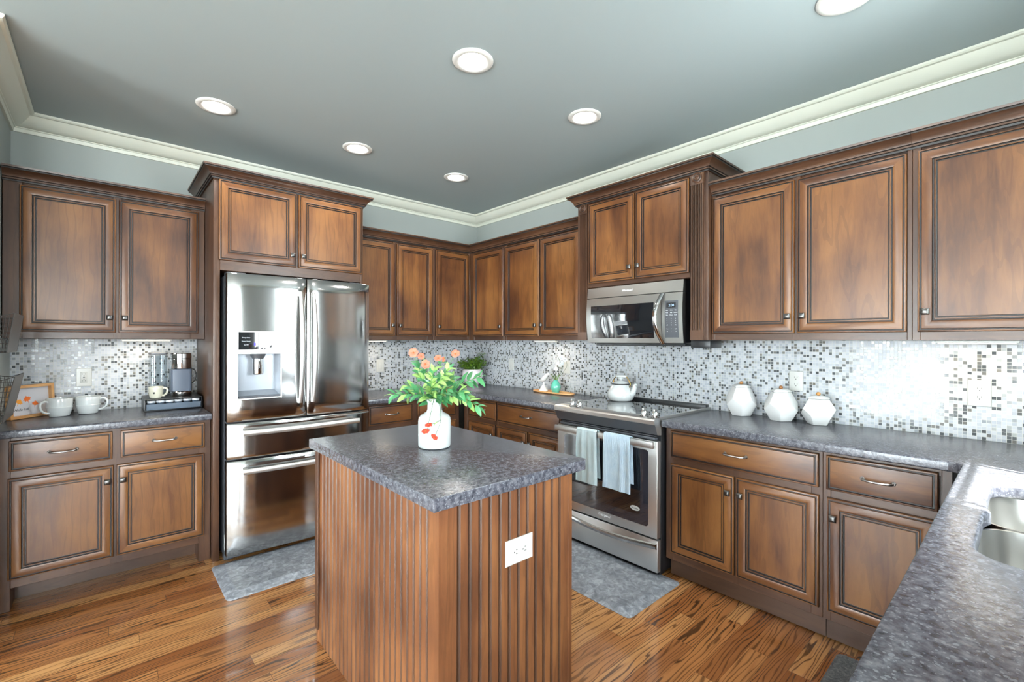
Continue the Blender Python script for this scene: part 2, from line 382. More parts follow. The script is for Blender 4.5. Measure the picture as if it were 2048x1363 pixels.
def build(name, mb, mats, parent=None, bevel=0.0, segs=2, smooth=True, ang=35, tris=False, origin=None):
    org = parent.matrix_world.translation.copy() if parent is not None else Vector(origin or (0, 0, 0))
    p = parent
    org = Vector((0, 0, 0)); q = parent
    while q is not None: org = org+Vector(q.location); q = q.parent
    if parent is None: org = Vector(origin or (0, 0, 0))
    me = bpy.data.meshes.new(name)
    me.from_pydata([(v[0]-org.x, v[1]-org.y, v[2]-org.z) for v in mb.v], [], mb.f)
    for m in (mats if isinstance(mats, (list, tuple)) else [mats]): me.materials.append(M[m] if isinstance(m, str) else m)
    for i, poly in enumerate(me.polygons): poly.material_index = mb.mi[i]
    bm = bmesh.new(); bm.from_mesh(me)
    bmesh.ops.remove_doubles(bm, verts=bm.verts, dist=1e-6)
    bmesh.ops.recalc_face_normals(bm, faces=bm.faces)
    if bevel:
        es = [e for e in bm.edges if len(e.link_faces) == 2 and e.calc_face_angle(0) > math.radians(30)]
        bmesh.ops.bevel(bm, geom=es, offset=bevel, segments=segs, profile=0.5, affect='EDGES', clamp_overlap=True)
    bm.to_mesh(me); bm.free()
    if smooth:
        me.polygons.foreach_set('use_smooth', [True]*len(me.polygons)); me.set_sharp_from_angle(angle=math.radians(ang))
    o = bpy.data.objects.new(name, me); C.objects.link(o)
    if parent is not None: o.parent = parent
    else: o.location = org
    return o

def tag(o, label, cat, group=None):
    o['label'] = label; o['category'] = cat
    if group: o['group'] = group
    return o
def thing(name, label, cat, loc, group=None):
    o = bpy.data.objects.new(name, None); C.objects.link(o); o.location = loc; o.empty_display_size = 0.05
    return tag(o, label, cat, group)
def struct(name, mb, mats, **kw):
    o = build(name, mb, mats, **kw); o['kind'] = 'structure'; return o
def N(u, d, z): return (u, -d, z)          # along the refrigerator wall, d = distance out of it
def Ew(u, d, z): return (-d, -u, z)        # along the range wall
class WB(MB):
    """builder in wall coordinates (u along, d out of the wall, z up)"""
    def __init__(s, F): super().__init__(); s.F = F
    def box(s, a, b, m=0):
        MB.box(s, s.F(*a), s.F(*b), m)
    def wadd(s, vs, fs, m=0): s.add([s.F(*p) for p in vs], fs, m)
    def wtube(s, pts, r, n=8, m=0): s.tube([s.F(*p) for p in pts], r, n, m)
    def panel(s, u0, u1, v0, v1, d0, prof):
        """nested rings (inset, height, mat of the band): mats index (vertical, horizontal)"""
        vs = []; fs = []; mm = []
        for ins, h, _ in prof:
            vs += [(u0+ins, d0+h, v0+ins), (u1-ins, d0+h, v0+ins), (u1-ins, d0+h, v1-ins), (u0+ins, d0+h, v1-ins)]
        for k in range(1, len(prof)):
            a, b = (k-1)*4, k*4; mv, mh = prof[k][2]
            for i in range(4):
                j = (i+1) % 4; fs.append((a+i, a+j, b+j, b+i)); mm.append(mh if i in (0, 2) else mv)
        e = (len(prof)-1)*4; fs.append((e, e+1, e+2, e+3)); mm.append(prof[-1][2][0])
        fs.append((3, 2, 1, 0)); mm.append(prof[1][2][0])
        s.wadd(vs, fs, mm)
def text(name, s, size, F, u, d, z, mat, parent, shear=0.0, extrude=0.0006, align='CENTER', sx=1.0):
    cu = bpy.data.curves.new('t', 'FONT'); cu.body = s; cu.size = size; cu.align_x = align; cu.extrude = extrude; cu.shear = shear
    o = bpy.data.objects.new('t', cu); C.objects.link(o)
    dg = bpy.context.evaluated_depsgraph_get(); dg.update()
    me = bpy.data.meshes.new_from_object(o.evaluated_get(dg))
    mb = MB(); mb.add([F(u+v.co.x*sx, d+v.co.z, z+v.co.y) for v in me.vertices], [list(p.vertices) for p in me.polygons], 0)
    bpy.data.objects.remove(o, do_unlink=True); bpy.data.meshes.remove(me)
    return build(name, mb, [mat], parent, smooth=False)

# ------------------------------------------------------------------ room shell
CEIL = 2.70
def wall_with_holes(mb, axis, face, out, a0, a1, z0, z1, holes):
    """wall slab along x (axis 0) or y (axis 1); inner face at `face`, outer at `out`"""
    def bx(p0, p1, q0, q1):
        if p1-p0 < 1e-4 or q1-q0 < 1e-4: return
        if axis == 0: mb.box((p0, face, q0), (p1, out, q1))
        else: mb.box((face, p0, q0), (out, p1, q1))
    cur = a0
    for h0, h1, b, t in sorted(holes):
        bx(cur, h0, z0, z1); bx(h0, h1, z0, b); bx(h0, h1, t, z1); cur = h1
    bx(cur, a1, z0, z1)
PLAN = [(XW-0.15, 0.15), (0.15, 0.15), (0.15, -4.617), (-2.5, -4.617), (-2.5, YR-0.15), (XW-0.15, YR-0.15)]
m = MB(); m.prism(PLAN, -0.1, 0.0); struct('floor', m, ['floor'])
m = MB(); m.prism(PLAN, CEIL, CEIL+0.1); struct('ceiling', m, ['ceil'])
m = MB(); m.box((-3.44, 0, 0), (0.15, 0.15, CEIL)); struct('wall_back', m, ['wall'])
m = MB(); m.box((0, -4.617, 0), (0.15, 0, CEIL)); struct('wall_right', m, ['wall'])
m = MB(); m.box((-3.58, -1.085, 0), (-3.44, 0.15, CEIL)); struct('wall_left', m, ['wall'])
m = MB(); m.box((XW, -1.085, 0), (-3.58, -0.95, CEIL)); struct('wall_nook', m, ['wall'])
m = MB(); wall_with_holes(m, 0, YS, YS-0.15, -2.65, 0.0, 0, CEIL, [(SINK_WIN[0], SINK_WIN[1], SINK_WIN[2], SINK_WIN[3])]); struct('wall_front', m, ['wall'])
m = MB(); m.box((-2.65, YR, 0), (-2.50, YS-0.15, CEIL)); struct('wall_side', m, ['wall'])
m = MB(); wall_with_holes(m, 0, YR, YR-0.15, XW-0.15, -2.5, 0, CEIL, REAR_WINS); struct('wall_rear', m, ['wall'])
m = MB(); wall_with_holes(m, 1, XW, XW-0.15, YR, -0.95, 0, CEIL, WEST_WINS); struct('wall_west', m, ['wall'])

def window(name, axis, face, out, a0, a1, z0, z1, prairie=False):
    """casing inside, sash, muntins and a pane"""
    mid = face+(out-face)*0.55; th = 0.02 if out > face else -0.02
    def P(a, dd, z): return (a, dd, z) if axis == 0 else (dd, a, z)
    sgn = 1 if out > face else -1
    fr = MB(); w_ = 0.07
    def bx(a, b, c, d, d0, d1): fr.box(P(a, d0, c), P(b, d1, d))
    f0, f1 = face-sgn*0.018, face+sgn*0.0
    bx(a0-w_, a0, z0-w_, z1+w_, f0, f1); bx(a1, a1+w_, z0-w_, z1+w_, f0, f1); bx(a0, a1, z1, z1+w_, f0, f1); bx(a0-w_-.02, a1+w_+.02, z0-w_, z0, f0-sgn*0.02, f1)
    s0, s1 = mid-sgn*0.02, mid+sgn*0.02; k = 0.035 if not prairie else 0.012
    bx(a0, a0+k, z0, z1, s0, s1); bx(a1-k, a1, z0, z1, s0, s1); bx(a0, a1, z0, z0+k, s0, s1); bx(a0, a1, z1-k, z1, s0, s1)
    o = build(name, fr, ['white_trim'], smooth=False); o['kind'] = 'structure'
    mu = MB()
    if prairie:
        g = 0.065
        for a in (a0+g, a1-g): mu.box(P(a-.007, mid-.010, z0+k), P(a+.007, mid+.004, z1-k))
        mu.box(P(a0+k, mid-.010, z1-.182), P(a1-k, mid+.004, z1-.156)); mu.box(P(a0+k, s0, (z0+z1)/2-.012), P(a1-k, s1, (z0+z1)/2+.012))
    else:
        zc = z0+(z1-z0)*0.55; mu.box(P(a0+k, s0, zc-.02), P(a1-k, s1, zc+.02))
        mu.box(P((a0+a1)/2-.01, s0, z0+k), P((a0+a1)/2+.01, s1, zc-.02)); mu.box(P((a0+a1)/2-.01, s0, zc+.02), P((a0+a1)/2+.01, s1, z1-k))
    build('muntin', mu, ['white_trim'], o, smooth=False)
    pa = MB(); pa.box(P(a0+k*.5, mid-.003, z0+k*.5), P(a1-k*.5, mid+.003, z1-k*.5)); build('pane', pa, ['pane'], o, smooth=False)
window('window_1', 0, YS, YS-0.15, *SINK_WIN, prairie=True)
for i, r in enumerate(REAR_WINS): window('window_%d' % (i+2), 0, YR, YR-0.15, *r)
for i, r in enumerate(WEST_WINS): window('window_%d' % (i+5), 1, XW, XW-0.15, *r)

# crown moulding of the room
RC = [(0, -0.105), (0.012, -0.105), (0.016, -0.085), (0.022, -0.083), (0.022, -0.078), (0.030, -0.076), (0.052, -0.062), (0.075, -0.034), (0.086, -0.018), (0.098, -0.016), (0.105, -0.010), (0.105, 0.0), (0, 0)]
def crown_run(name, path):
    m = MB(); m.sweep(RC, [(x, y, CEIL-0.001) for x, y in path]); struct(name, m, ['crown'], ang=25)
# travel so that the room is on the right-hand side
crown_run('trim_1', [(XW, -1.085), (-3.44, -1.085), (-3.44, 0.0), (0.0, 0.0), (0.0, YS), (-2.65, YS), (-2.65, YR), (XW, YR), (XW, -1.085)])

# mosaic backsplash, two runs
m = MB(); m.box((-3.44, -0.006, 0.9145), (-2.527, 0, 1.372)); struct('trim_2', m, ['tile'], smooth=False)
m = MB(); m.box((-1.5685, -0.006, 0.9145), (0, 0, 1.372)); struct('trim_3', m, ['tile'], smooth=False)
m = MB(); m.box((-0.006, YS, 0.9145), (0, -0.006, 1.372)); struct('trim_4', m, ['tile'], smooth=False)

# recessed ceiling lights
def can(x, y, label):
    t = thing('recessed_light', label, 'ceiling light', (x, y, CEIL), 'recessed lights in the kitchen ceiling')
    r = MB(); r.lathe([(0.098, -0.0005), (0.098, -0.004), (0.092, -0.008), (0.074, -0.009), (0.067, -0.006), (0.064, -0.0005), (0.098, -0.0005)], (x, y, CEIL), 40)
    build('trim_ring', r, ['white_trim'], t, ang=50)
    l = MB(); l.lathe([(0.066, -0.001), (0.064, -0.005), (0.045, -0.007), (0, -0.008)], (x, y, CEIL), 40); build('lens', l, ['lamp'], t)
    d = bpy.data.lights.new('lamp_light', 'AREA'); d.shape = 'DISK'; d.size = 0.12; d.energy = CAN_WATTS; d.color = (1.0, 0.95, 0.88); d.spread = math.radians(150)
    o = bpy.data.objects.new('lamp_light', d); C.objects.link(o); o.parent = t; o.location = (0, 0, -0.012)
can(-1.715, -2.221, 'lit recessed ceiling light straight above the island, largest of those fully in view')
can(-2.552, -0.90, 'lit recessed ceiling light farthest to the left, over the coffee counter')
can(-0.893, -2.227, 'lit recessed ceiling light in front of the tall microwave cabinet')
can(-1.715, -0.887, 'lit recessed ceiling light in front of the cabinet over the refrigerator')
can(-0.883, -0.879, 'smallest lit recessed ceiling light, nearest the corner of the room')
can(-0.878, -3.51, 'recessed ceiling light cut off by the top edge, over the sink counter side')

# ------------------------------------------------------------------ cabinets
WV, WH, GZ = 0, 1, 2                     # slots of door meshes
DOORMATS = ['wood_v', 'wood_h', 'glaze']
w2, g2 = (WV, WH), (GZ, GZ)
DOOR = [(0, 0, w2), (0, .010, g2), (.0030, .0165, w2), (.0070, .0175, w2), (.0085, .0135, g2), (.0130, .0135, g2), (.015, .0195, w2), (.024, .0215, w2), (.040, .0215, w2), (.048, .0190, w2),
        (.0500, .0130, g2), (.0540, .0130, g2), (.0555, .0165, w2), (.0595, .0165, w2), (.0610, .0100, g2), (.0655, .0100, g2), (.0670, .0125, w2)]
DRAWER = [(0, 0, w2), (0, .011, g2), (.003, .0165, w2), (.0085, .0175, w2), (.0105, .0130, g2), (.0155, .0130, g2), (.0175, .0185, w2), (.022, .0195, w2)]
FRAMEMATS = ['frame_v', 'frame_h', 'glaze']

def knob(F, u, d, z, parent):
    m = WB(F)
    m.panel(u-.0065, u+.0065, z-.0065, z+.0065, d, [(0, 0, w2), (.001, .014, (0, 0)), (.002, .0145, (0, 0))])
    m.panel(u-.0145, u+.0145, z-.0145, z+.0145, d+.013, [(.004, 0, (0, 0)), (0, .004, (0, 0)), (0, .007, (0, 0)), (.003, .0105, (0, 0)), (.0075, .0125, (0, 0))])
    return build('knob', m, ['pewter'], parent, bevel=0.0008, segs=1)
def pull(F, u, d, z, parent):
    m = WB(F); L = .052
    pts = [(u+L*math.cos(math.pi*(1-k/12)), d+.012+.016*math.sin(math.pi*k/12)**0.6, z-.003*math.sin(math.pi*k/12)) for k in range(13)]
    m.wtube(pts, [.0055-.0012*math.sin(math.pi*k/12) for k in range(13)], 10)
    for e in (-L, L):
        m.wtube([(u+e, d-.001, z), (u+e, d+.004, z), (u+e, d+.006, z), (u+e, d+.016, z)], [.0085, .0085, .0058, .0058], 10)
    return build('pull', m, ['pull'], parent)
def door(F, u0, u1, v0, v1, d, parent, kn=None, name='door', prof=DOOR):
    m = WB(F); m.panel(u0, u1, v0, v1, d+.0006, prof); o = build(name, m, DOORMATS, parent, ang=20)
    if kn: knob(F, kn[0], d+.0215, kn[1], o)
    return o
def drawer(F, u0, u1, v0, v1, d, parent, pl=True):
    m = WB(F); m.panel(u0, u1, v0, v1, d+.0006, DRAWER)
    for i in range(len(m.mi)):
        if m.mi[i] == WV: m.mi[i] = WH
    o = build('drawer', m, DOORMATS, parent, ang=20)
    if pl: pull(F, (u0+u1)/2, d+.0195, (v0+v1)/2+.003, o)
    return o
CR = [(0, 0), (.008, 0), (.010, .008), (.016, .010), (.016, .018), (.021, .021), (.024, .030), (.034, .044), (.048, .053), (.053, .055), (.053, .062), (.058, .064), (.060, .074), (0, .074)]
CRM = [1, 2, 2, 1, 2, 1, 1, 1, 1, 2, 2, 1, 1, 1]
def crown(F, path, z, parent, sc=1.0, name='crown_moulding'):
    m = MB(); pp = [F(u, d, 0)[:2] for u, d in path]
    m.sweep([(o*sc, zz*sc) for o, zz in CR], [(x, y, z) for x, y in pp], 0, ms=CRM)
    return build(name, m, FRAMEMATS, parent, ang=25)

def carcass(F, u0, u1, z0, z1, d, parent, rail_b=.035, rail_t=.03, stile=.035, stiles=(), lip=.018):
    """box with a face frame standing a little proud: reveals between frame members read as lines"""
    m = WB(F); m.box((u0+.0015, .002, z0), (u1-.0015, d-lip, z1), 0)
    for a, b in [(u0, u0+stile), (u1-stile, u1)]+list(stiles): m.box((a, d-lip, z0), (b, d, z1), 0)
    m.box((u0+stile, d-lip, z0), (u1-stile, d-.0004, z0+rail_b), 1); m.box((u0+stile, d-lip, z1-rail_t), (u1-stile, d-.0004, z1), 1)
    return build('carcass', m, FRAMEMATS, parent, bevel=.0012, segs=1)
def base(F, u, d, z): return F(u, d, z)

ZB, ZT = 1.372, 2.245
def upper(F, u0, u1, doors, label, knobs, path, zt=ZT, d=.33, group='wall cabinets with brown doors', crown_z=2.222):
    t = thing('wall_cabinet', label, 'cabinet', F((u0+u1)/2, 0, ZB), group)
    st = []
    for (a, b), (c, e) in zip(doors[:-1], doors[1:]):
        st.append((b-.012, c+.012))
    carcass(F, u0, u1, ZB, zt, d, t, .04, .02, max(.012, doors[0][0]-u0+.01), st)
    for (a, b), k in zip(doors, knobs):
        door(F, a, b, 1.409, 2.208, d, t, ((a+.028, 1.497) if k == 'l' else (b-.028, 1.497)))
    crown(F, path, crown_z, t)
    return t
# coffee-corner wall cabinet
upper(N, -3.435, -2.527, [(-3.372, -2.974), (-2.961, -2.560)], 'two-door brown wall cabinet above the coffee counter, left of the refrigerator', 'rl',
      [(-3.435, .33), (-2.527, .33)])
# between refrigerator and corner
upper(N, -1.5685, -.752, [(-1.512, -1.147), (-1.131, -.767)], 'two-door brown wall cabinet between the refrigerator and the corner', 'rl',
      [(-1.5685, .33), (-.752, .33)])
# corner cabinet (L shaped, one door on each wall)
t = thing('corner_wall_cabinet', 'L-shaped brown corner wall cabinet with one door on each wall', 'cabinet', (-.17, -.17, ZB), 'wall cabinets with brown doors')
m = MB(); m.prism([(-.7515, -.002), (-.7515, -.312), (-.312, -.312), (-.312, -.8515), (-.002, -.8515), (-.002, -.002)], ZB, ZT, 0)
for a, b in (((-.7515, -.33), (-.725, -.31)), ((-.36, -.33), (-.33, -.31)), ((-.33, -.8515), (-.31, -.83)), ((-.33, -.395), (-.31, -.33))):
    m.box((a[0], a[1], ZB), (b[0], b[1], ZT), 0)
for z0, z1 in ((ZB, 1.412), (2.215, ZT)):
    m.box((-.725, -.3296, z0), (-.36, -.312, z1), 1); m.box((-.3296, -.83, z0), (-.312, -.395, z1), 1)
build('carcass', m, FRAMEMATS, t, bevel=.0012, segs=1)
door(N, -.735, -.352, 1.409, 2.208, .33, t, (-.707, 1.497)); door(Ew, .388, .842, 1.409, 2.208, .33, t, (.814, 1.497))
m = MB(); m.sweep(CR, [(-.752, -.33, 2.222), (-.33, -.33, 2.222), (-.33, -.853, 2.222)], 0, ms=CRM); build('crown_moulding', m, FRAMEMATS, t, ang=25)
upper(Ew, .853, 1.742, [(.866, 1.294), (1.312, 1.735)], 'two-door brown wall cabinet between the corner and the microwave cabinet', 'rl',
      [(.853, .33), (1.742, .33)])
upper(Ew, 2.737, 3.638, [(2.744, 3.174), (3.185, 3.621)], 'two-door brown wall cabinet just right of the microwave cabinet, above the white jars', 'rl',
      [(2.737, .33), (3.638, .33)])
upper(Ew, 3.639, 4.455, [(3.657, 4.420)], 'single-door brown wall cabinet at the right edge, above the outlet', 'l',
      [(3.639, .33), (4.455, .33)])

# cabinet around and above the refrigerator
t = thing('refrigerator_cabinet', 'tall brown surround with two small doors above the steel refrigerator', 'cabinet', (-2.04, 0, 0))
for a, b in ((-2.525, -2.490), (-1.592, -1.570)):
    m = MB(); m.box((a, -.65, 0), (b, -.002, 2.405)); build('side_panel', m, FRAMEMATS, t, bevel=.002)
m = MB(); m.box((-2.49, -.632, 1.80), (-1.592, -.002, 2.405)); m.box((-2.49, -.65, 1.80), (-1.592, -.632, 1.868), 1); m.box((-2.49, -.65, 2.345), (-1.592, -.632, 2.405), 1); m.box((-2.06, -.65, 1.868), (-2.02, -.632, 2.345))
build('carcass', m, FRAMEMATS, t, bevel=.0012, segs=1)
door(N, -2.498, -2.046, 1.862, 2.362, .65, t, (-2.075, 1.940)); door(N, -2.033, -1.581, 1.862, 2.362, .65, t, (-2.005, 1.940))
crown(N, [(-2.525, .004), (-2.525, .65), (-1.570, .65), (-1.570, .004)], 2.363, t)

# cabinet above the microwave, with fluted pilasters
t = thing('microwave_cabinet', 'raised brown cabinet with fluted pilasters above the microwave', 'cabinet', (0, -2.24, 1.372))
m = WB(Ew); m.box((1.745, .002, 1.372), (1.760, .38, 2.405)); m.box((2.720, .002, 1.372), (2.735, .38, 2.405)); m.box((1.7605, .002, 1.7495), (2.7195, .362, 2.405))
m.box((1.846, .362, 1.752), (2.625, .38, 1.785), 1); m.box((1.846, .362, 2.345), (2.625, .38, 2.405), 1); m.box((2.225, .362, 1.785), (2.262, .38, 2.345)); m.box((1.7605, .002, 1.372), (1.845, .378, 2.405)); m.box((2.625, .002, 1.372), (2.7195, .378, 2.405))
build('carcass', m, FRAMEMATS, t, bevel=.0012, segs=1)
door(Ew, 1.858, 2.240, 1.780, 2.352, .38, t, (2.212, 1.862)); door(Ew, 2.249, 2.622, 1.780, 2.352, .38, t, (2.277, 1.862))
for a, b in ((1.764, 1.838), (2.634, 2.708)):
    m = WB(Ew); m.box((a-.003, .379, 1.372), (b+.003, .392, 1.432)); m.box((a-.003, .379, 2.300), (b+.003, .392, 2.378))
    n = 6; uu = []
    for k in range(n):
        c0 = a+.006+(b-a-.012)*k/n; wd = (b-a-.012)/n
        uu += [(c0, .388), (c0+wd*.18, .388), (c0+wd*.36, .381), (c0+wd*.64, .381), (c0+wd*.82, .388)]
    uu = [(a, .379), (a, .388)]+uu+[(b, .388), (b, .379)]
    k0 = len(uu)
    m.wadd([(u, d, 1.432) for u, d in uu]+[(u, d, 2.300) for u, d in uu], [(i, (i+1) % k0, k0+(i+1) % k0, k0+i) for i in range(k0)], [2 if (2 <= i < k0-3 and (i-2) % 5 in (2,)) else 0 for i in range(k0)])
    p = build('pilaster', m, FRAMEMATS, t, bevel=0)
    r = WB(Ew); cu = (a+b)/2; cz = 2.339
    prof = [(.031, 0), (.031, .006), (.026, .008), (.021, .003), (.017, .003), (.013, .008), (.009, .008), (.006, .004), (.003, .010), (0, .011)]
    vs = []; fs = []; nn = 28
    for rr, h in prof[:-1]: vs += [(cu+rr*math.cos(2*math.pi*i/nn), .392+h, cz+rr*math.sin(2*math.pi*i/nn)) for i in range(nn)]
    for k in range(len(prof)-2): fs += [(k*nn+i, k*nn+(i+1) % nn, (k+1)*nn+(i+1) % nn, (k+1)*nn+i) for i in range(nn)]
    vs.append((cu, .392+prof[-1][1], cz)); fs += [((len(prof)-2)*nn+i, (len(prof)-2)*nn+(i+1) % nn, len(vs)-1) for i in range(nn)]
    r.wadd(vs, fs, [2 if f[0]//nn in (3,) else 0 for f in fs]); build('rosette', r, FRAMEMATS, p)
crown(Ew, [(1.745, .004), (1.745, .39), (2.735, .39), (2.735, .004)], 2.363, t)

# base cabinets
ZC = 0.8735
def base_cab(F, u0, u1, drawers, doors, label, knobs, d=.59, legs=False, zk=.115, toe_d=.535, stile=.045, group='base cabinets with brown doors', pulls=True, hollow=False):
    t = thing('base_cabinet', label, 'cabinet', F((u0+u1)/2, 0, 0), group)
    st = []
    for row in (drawers, doors):
        for (a, b), (c, e) in zip(row[:-1], row[1:]): st.append((b-.010, c+.010))
    m = WB(F)
    if hollow:
        m.box((u0+.0015, .002, zk), (u0+.018, d-.018, ZC-.0005), 0); m.box((u1-.018, .002, zk), (u1-.0015, d-.018, ZC-.0005), 0); m.box((u0+.018, .002, zk), (u1-.018, d-.018, zk+.018), 1); m.box((u0+.018, .002, zk+.018), (u1-.018, .02, ZC-.0005), 0)
    else: m.box((u0+.0015, .002, zk), (u1-.0015, d-.018, ZC-.0005), 0)
    for a, b in [(u0, u0+stile), (u1-stile, u1)]: m.box((a, d-.018, .0005 if legs else zk), (b, d, ZC-.0005), 0)
    for a, b in st[:1]: m.box((a, d-.018, zk), (b, d-.0002, ZC-.0005), 0)
    for z0, z1 in ((zk, .172), (.655, .715), (.843, ZC-.0005)): m.box((u0+stile, d-.018, z0), (u1-stile, d-.0004, z1), 1)
    if legs:
        m.box((u0+.002, .40, .0005), (u0+stile, d-.018, zk), 1); m.box((u1-stile, .40, .0005), (u1-.002, d-.018, zk), 1)
    build('carcass', m, FRAMEMATS, t, bevel=.0012, segs=1)
    k = WB(F)
    if legs: k.box((u0+stile, toe_d-.018, .0005), (u1-stile, toe_d, zk))
    else: k.box((u0+.001, toe_d-.018, .006), (u1-.001, toe_d, zk))
    build('toe_kick', k, ['toe'], t)
    for a, b in drawers: drawer(F, a, b, .703, .856, d, t, pulls)
    for (a, b), kn in zip(doors, knobs): door(F, a, b, .160, .668, d, t, ((a+.026, .584) if kn == 'l' else (b-.026, .584)) if kn in 'lr' else None)
    return t
base_cab(N, -3.436, -2.529, [(-3.381, -2.990), (-2.955, -2.560)], [(-3.385, -2.985), (-2.972, -2.561)], 'brown base cabinet with foot-like corners under the coffee counter', 'rl', legs=True, stile=.06, toe_d=.44)
base_cab(N, -1.5685, -.646, [(-1.500, -1.115), (-1.073, -.681)], [(-1.500, -1.115), (-1.073, -.681)], 'brown base cabinet right of the refrigerator, partly hidden behind the island', 'rl')
base_cab(Ew, .594, 1.063, [(.678, 1.056)], [(.679, 1.043)], 'narrow brown base cabinet in the corner, one small drawer over one door', 'r')
base_cab(Ew, 1.064, 1.806, [(1.074, 1.784)], [(1.069, 1.434), (1.451, 1.786)], 'brown base cabinet left of the range, wide drawer over two doors', 'rl', stile=.022)
base_cab(Ew, 2.590, 3.365, [(2.624, 3.351)], [(2.624, 2.978), (2.988, 3.353)], 'brown base cabinet right of the range, wide drawer over two doors', 'rl', stile=.045)
base_cab(Ew, 3.366, 3.790, [(3.380, 3.751)], [(3.384, 3.751)], 'brown base cabinet beside the sink counter, short drawer over one door', 'l', stile=.03)
# blind corner filler of the base run
# sink run below the window: faces the room, hidden from the photograph
def Sw(u, d, z): return (u, YS+d, z)
t = base_cab(Sw, -1.75, -.80, [(-1.72, -1.29), (-1.26, -.83)], [(-1.72, -1.29), (-1.26, -.83)], 'brown sink base cabinet under the counter end at the lower right', 'rl', d=.60, pulls=False, hollow=True)
base_cab(Sw, -2.66, -1.76, [(-2.63, -2.23), (-2.19, -1.79)], [(-2.63, -2.23), (-2.19, -1.79)], 'brown base cabinet under the near end of the sink counter', 'rl', d=.60)

# countertops
CT, CB = 0.914, 0.875
def counter(name, poly, label, hole=None, extra=()):
    m = MB(); m.prism(poly, CB, CT, 0)
    o = build(name, m, ['granite'], bevel=.007, segs=3, ang=50)
    return tag(o, label, 'countertop')
counter('countertop', [(-3.4395, -.0065), (-3.4395, -.645), (-2.526, -.645), (-2.526, -.0065)], 'dark granite countertop with mugs and coffee maker, left of the refrigerator')
def arc(cx_, cy_, r, a0, a1, n=5): return [(cx_+r*math.cos(math.radians(a0+(a1-a0)*k/n)), cy_+r*math.sin(math.radians(a0+(a1-a0)*k/n))) for k in range(n+1)]
counter('countertop', [(-1.569, -.0065), (-1.569, -.645), (-.665, -.645)]+arc(-.665, -.665, .02, 90, 0)+[(-.645, -1.807), (-.0065, -1.807), (-.0065, -.0065)], 'dark granite L-shaped corner countertop holding the potted plant and wooden tray')
# right-hand counter wraps to the sink, with a double-bowl cut-out
pol = [(-.0065, -2.588), (-.645, -2.588)]+[(-.645, -3.782)]+arc(-.685, -3.782, .04, 0, -90)+[(-2.72, -3.822), (-2.72, YS+.001), (-.0065, YS+.001)]
SINK = (-1.66, -.90, -4.33, -3.905)
def rrect(x0, x1, y0, y1, r, n=6):
    return arc(x1-r, y1-r, r, 0, 90, n)+arc(x0+r, y1-r, r, 90, 180, n)+arc(x0+r, y0+r, r, 180, 270, n)+arc(x1-r, y0+r, r, 270, 360, n)
def sink_counter():
    bm = bmesh.new()
    out = [bm.verts.new((x, y, CT)) for x, y in pol]
    # bowls: joined outline, waist between the two
    hole = bowl_outline()
    hv = [bm.verts.new((x, y, CT)) for x, y in hole]
    es = [bm.edges.new((out[i], out[(i+1) % len(out)])) for i in range(len(out))]+[bm.edges.new((hv[i], hv[(i+1) % len(hv)])) for i in range(len(hv))]
    bmesh.ops.triangle_fill(bm, use_beauty=True, use_dissolve=False, edges=es)
    ret = bmesh.ops.extrude_face_region(bm, geom=list(bm.faces))
    for v in [g for g in ret['geom'] if isinstance(g, bmesh.types.BMVert)]: v.co.z = CB
    bmesh.ops.recalc_face_normals(bm, faces=bm.faces)
    es = [e for e in bm.edges if len(e.link_faces) == 2 and e.calc_face_angle(0) > 1.2]
    bmesh.ops.bevel(bm, geom=es, offset=.006, segments=3, profile=.5, affect='EDGES', clamp_overlap=True)
    me = bpy.data.meshes.new('countertop'); bm.to_mesh(me); bm.free(); me.materials.append(M['granite'])
    me.polygons.foreach_set('use_smooth', [True]*len(me.polygons)); me.set_sharp_from_angle(angle=math.radians(50))
    o = bpy.data.objects.new('countertop', me); C.objects.link(o); return o
def bowl_outline():
    x0, x1, y0, y1 = SINK; r = .075; pts = []
    xm = (x0+x1)/2+.02
    pts += arc(x1-r, y1-r, r, 0, 90, 6)+[(xm+.05, y1), (xm+.02, y1-.006), (xm, y1-.012), (xm-.02, y1-.006), (xm-.05, y1)]+arc(x0+r, y1-r, r, 90, 180, 6)+arc(x0+r, y0+r, r, 180, 270, 6)+arc(x1-r, y0+r, r, 270, 360, 6)
    return pts
tag(sink_counter(), 'dark granite countertop right of the range that turns into the sunlit sink counter', 'countertop')

# undermount double sink
def sink():
    x0, x1, y0, y1 = SINK; xm = (x0+x1)/2+.02
    t = thing('kitchen_sink', 'stainless double-bowl undermount sink in the counter at the right edge', 'sink', (xm, (y0+y1)/2, CB))
    for a, b, dp in ((x0-.006, xm-.012, .20), (xm+.012, x1+.006, .19)):
        m = MB(); rings = []
        for ins, z in ((-.006, CB-.0010), (0, CB-.0010), (.002, CB-.02), (.012, CB-dp*.8), (.03, CB-dp*.96), (.07, CB-dp)):
            rings.append([(x, y, z) for x, y in rrect(a+ins, b-ins, y0+ins-.006, y1-ins+.006, max(.07-ins*.3, .03))])
        m.loft(rings, 0, True, False); n = len(rings[0]); k = len(m.v)-n; m.add([], [], 0); m.f.append([k+i for i in range(n)]); m.mi.append(0)
        o = build('bowl', m, ['steel3'], t, ang=60)
        dr = MB(); dr.lathe([(.045, .001), (.043, .004), (.03, .003), (.028, .0015), (0, .0015)], ((a+b)/2, (y0+y1)/2, CB-dp), 24); build('drain', dr, ['chrome'], o)
    m = MB(); m.box((xm-.0117, y0, CB-.03), (xm+.0117, y1-.02, CB-.012)); build('divider', m, ['steel2'], t, bevel=.004)
sink()

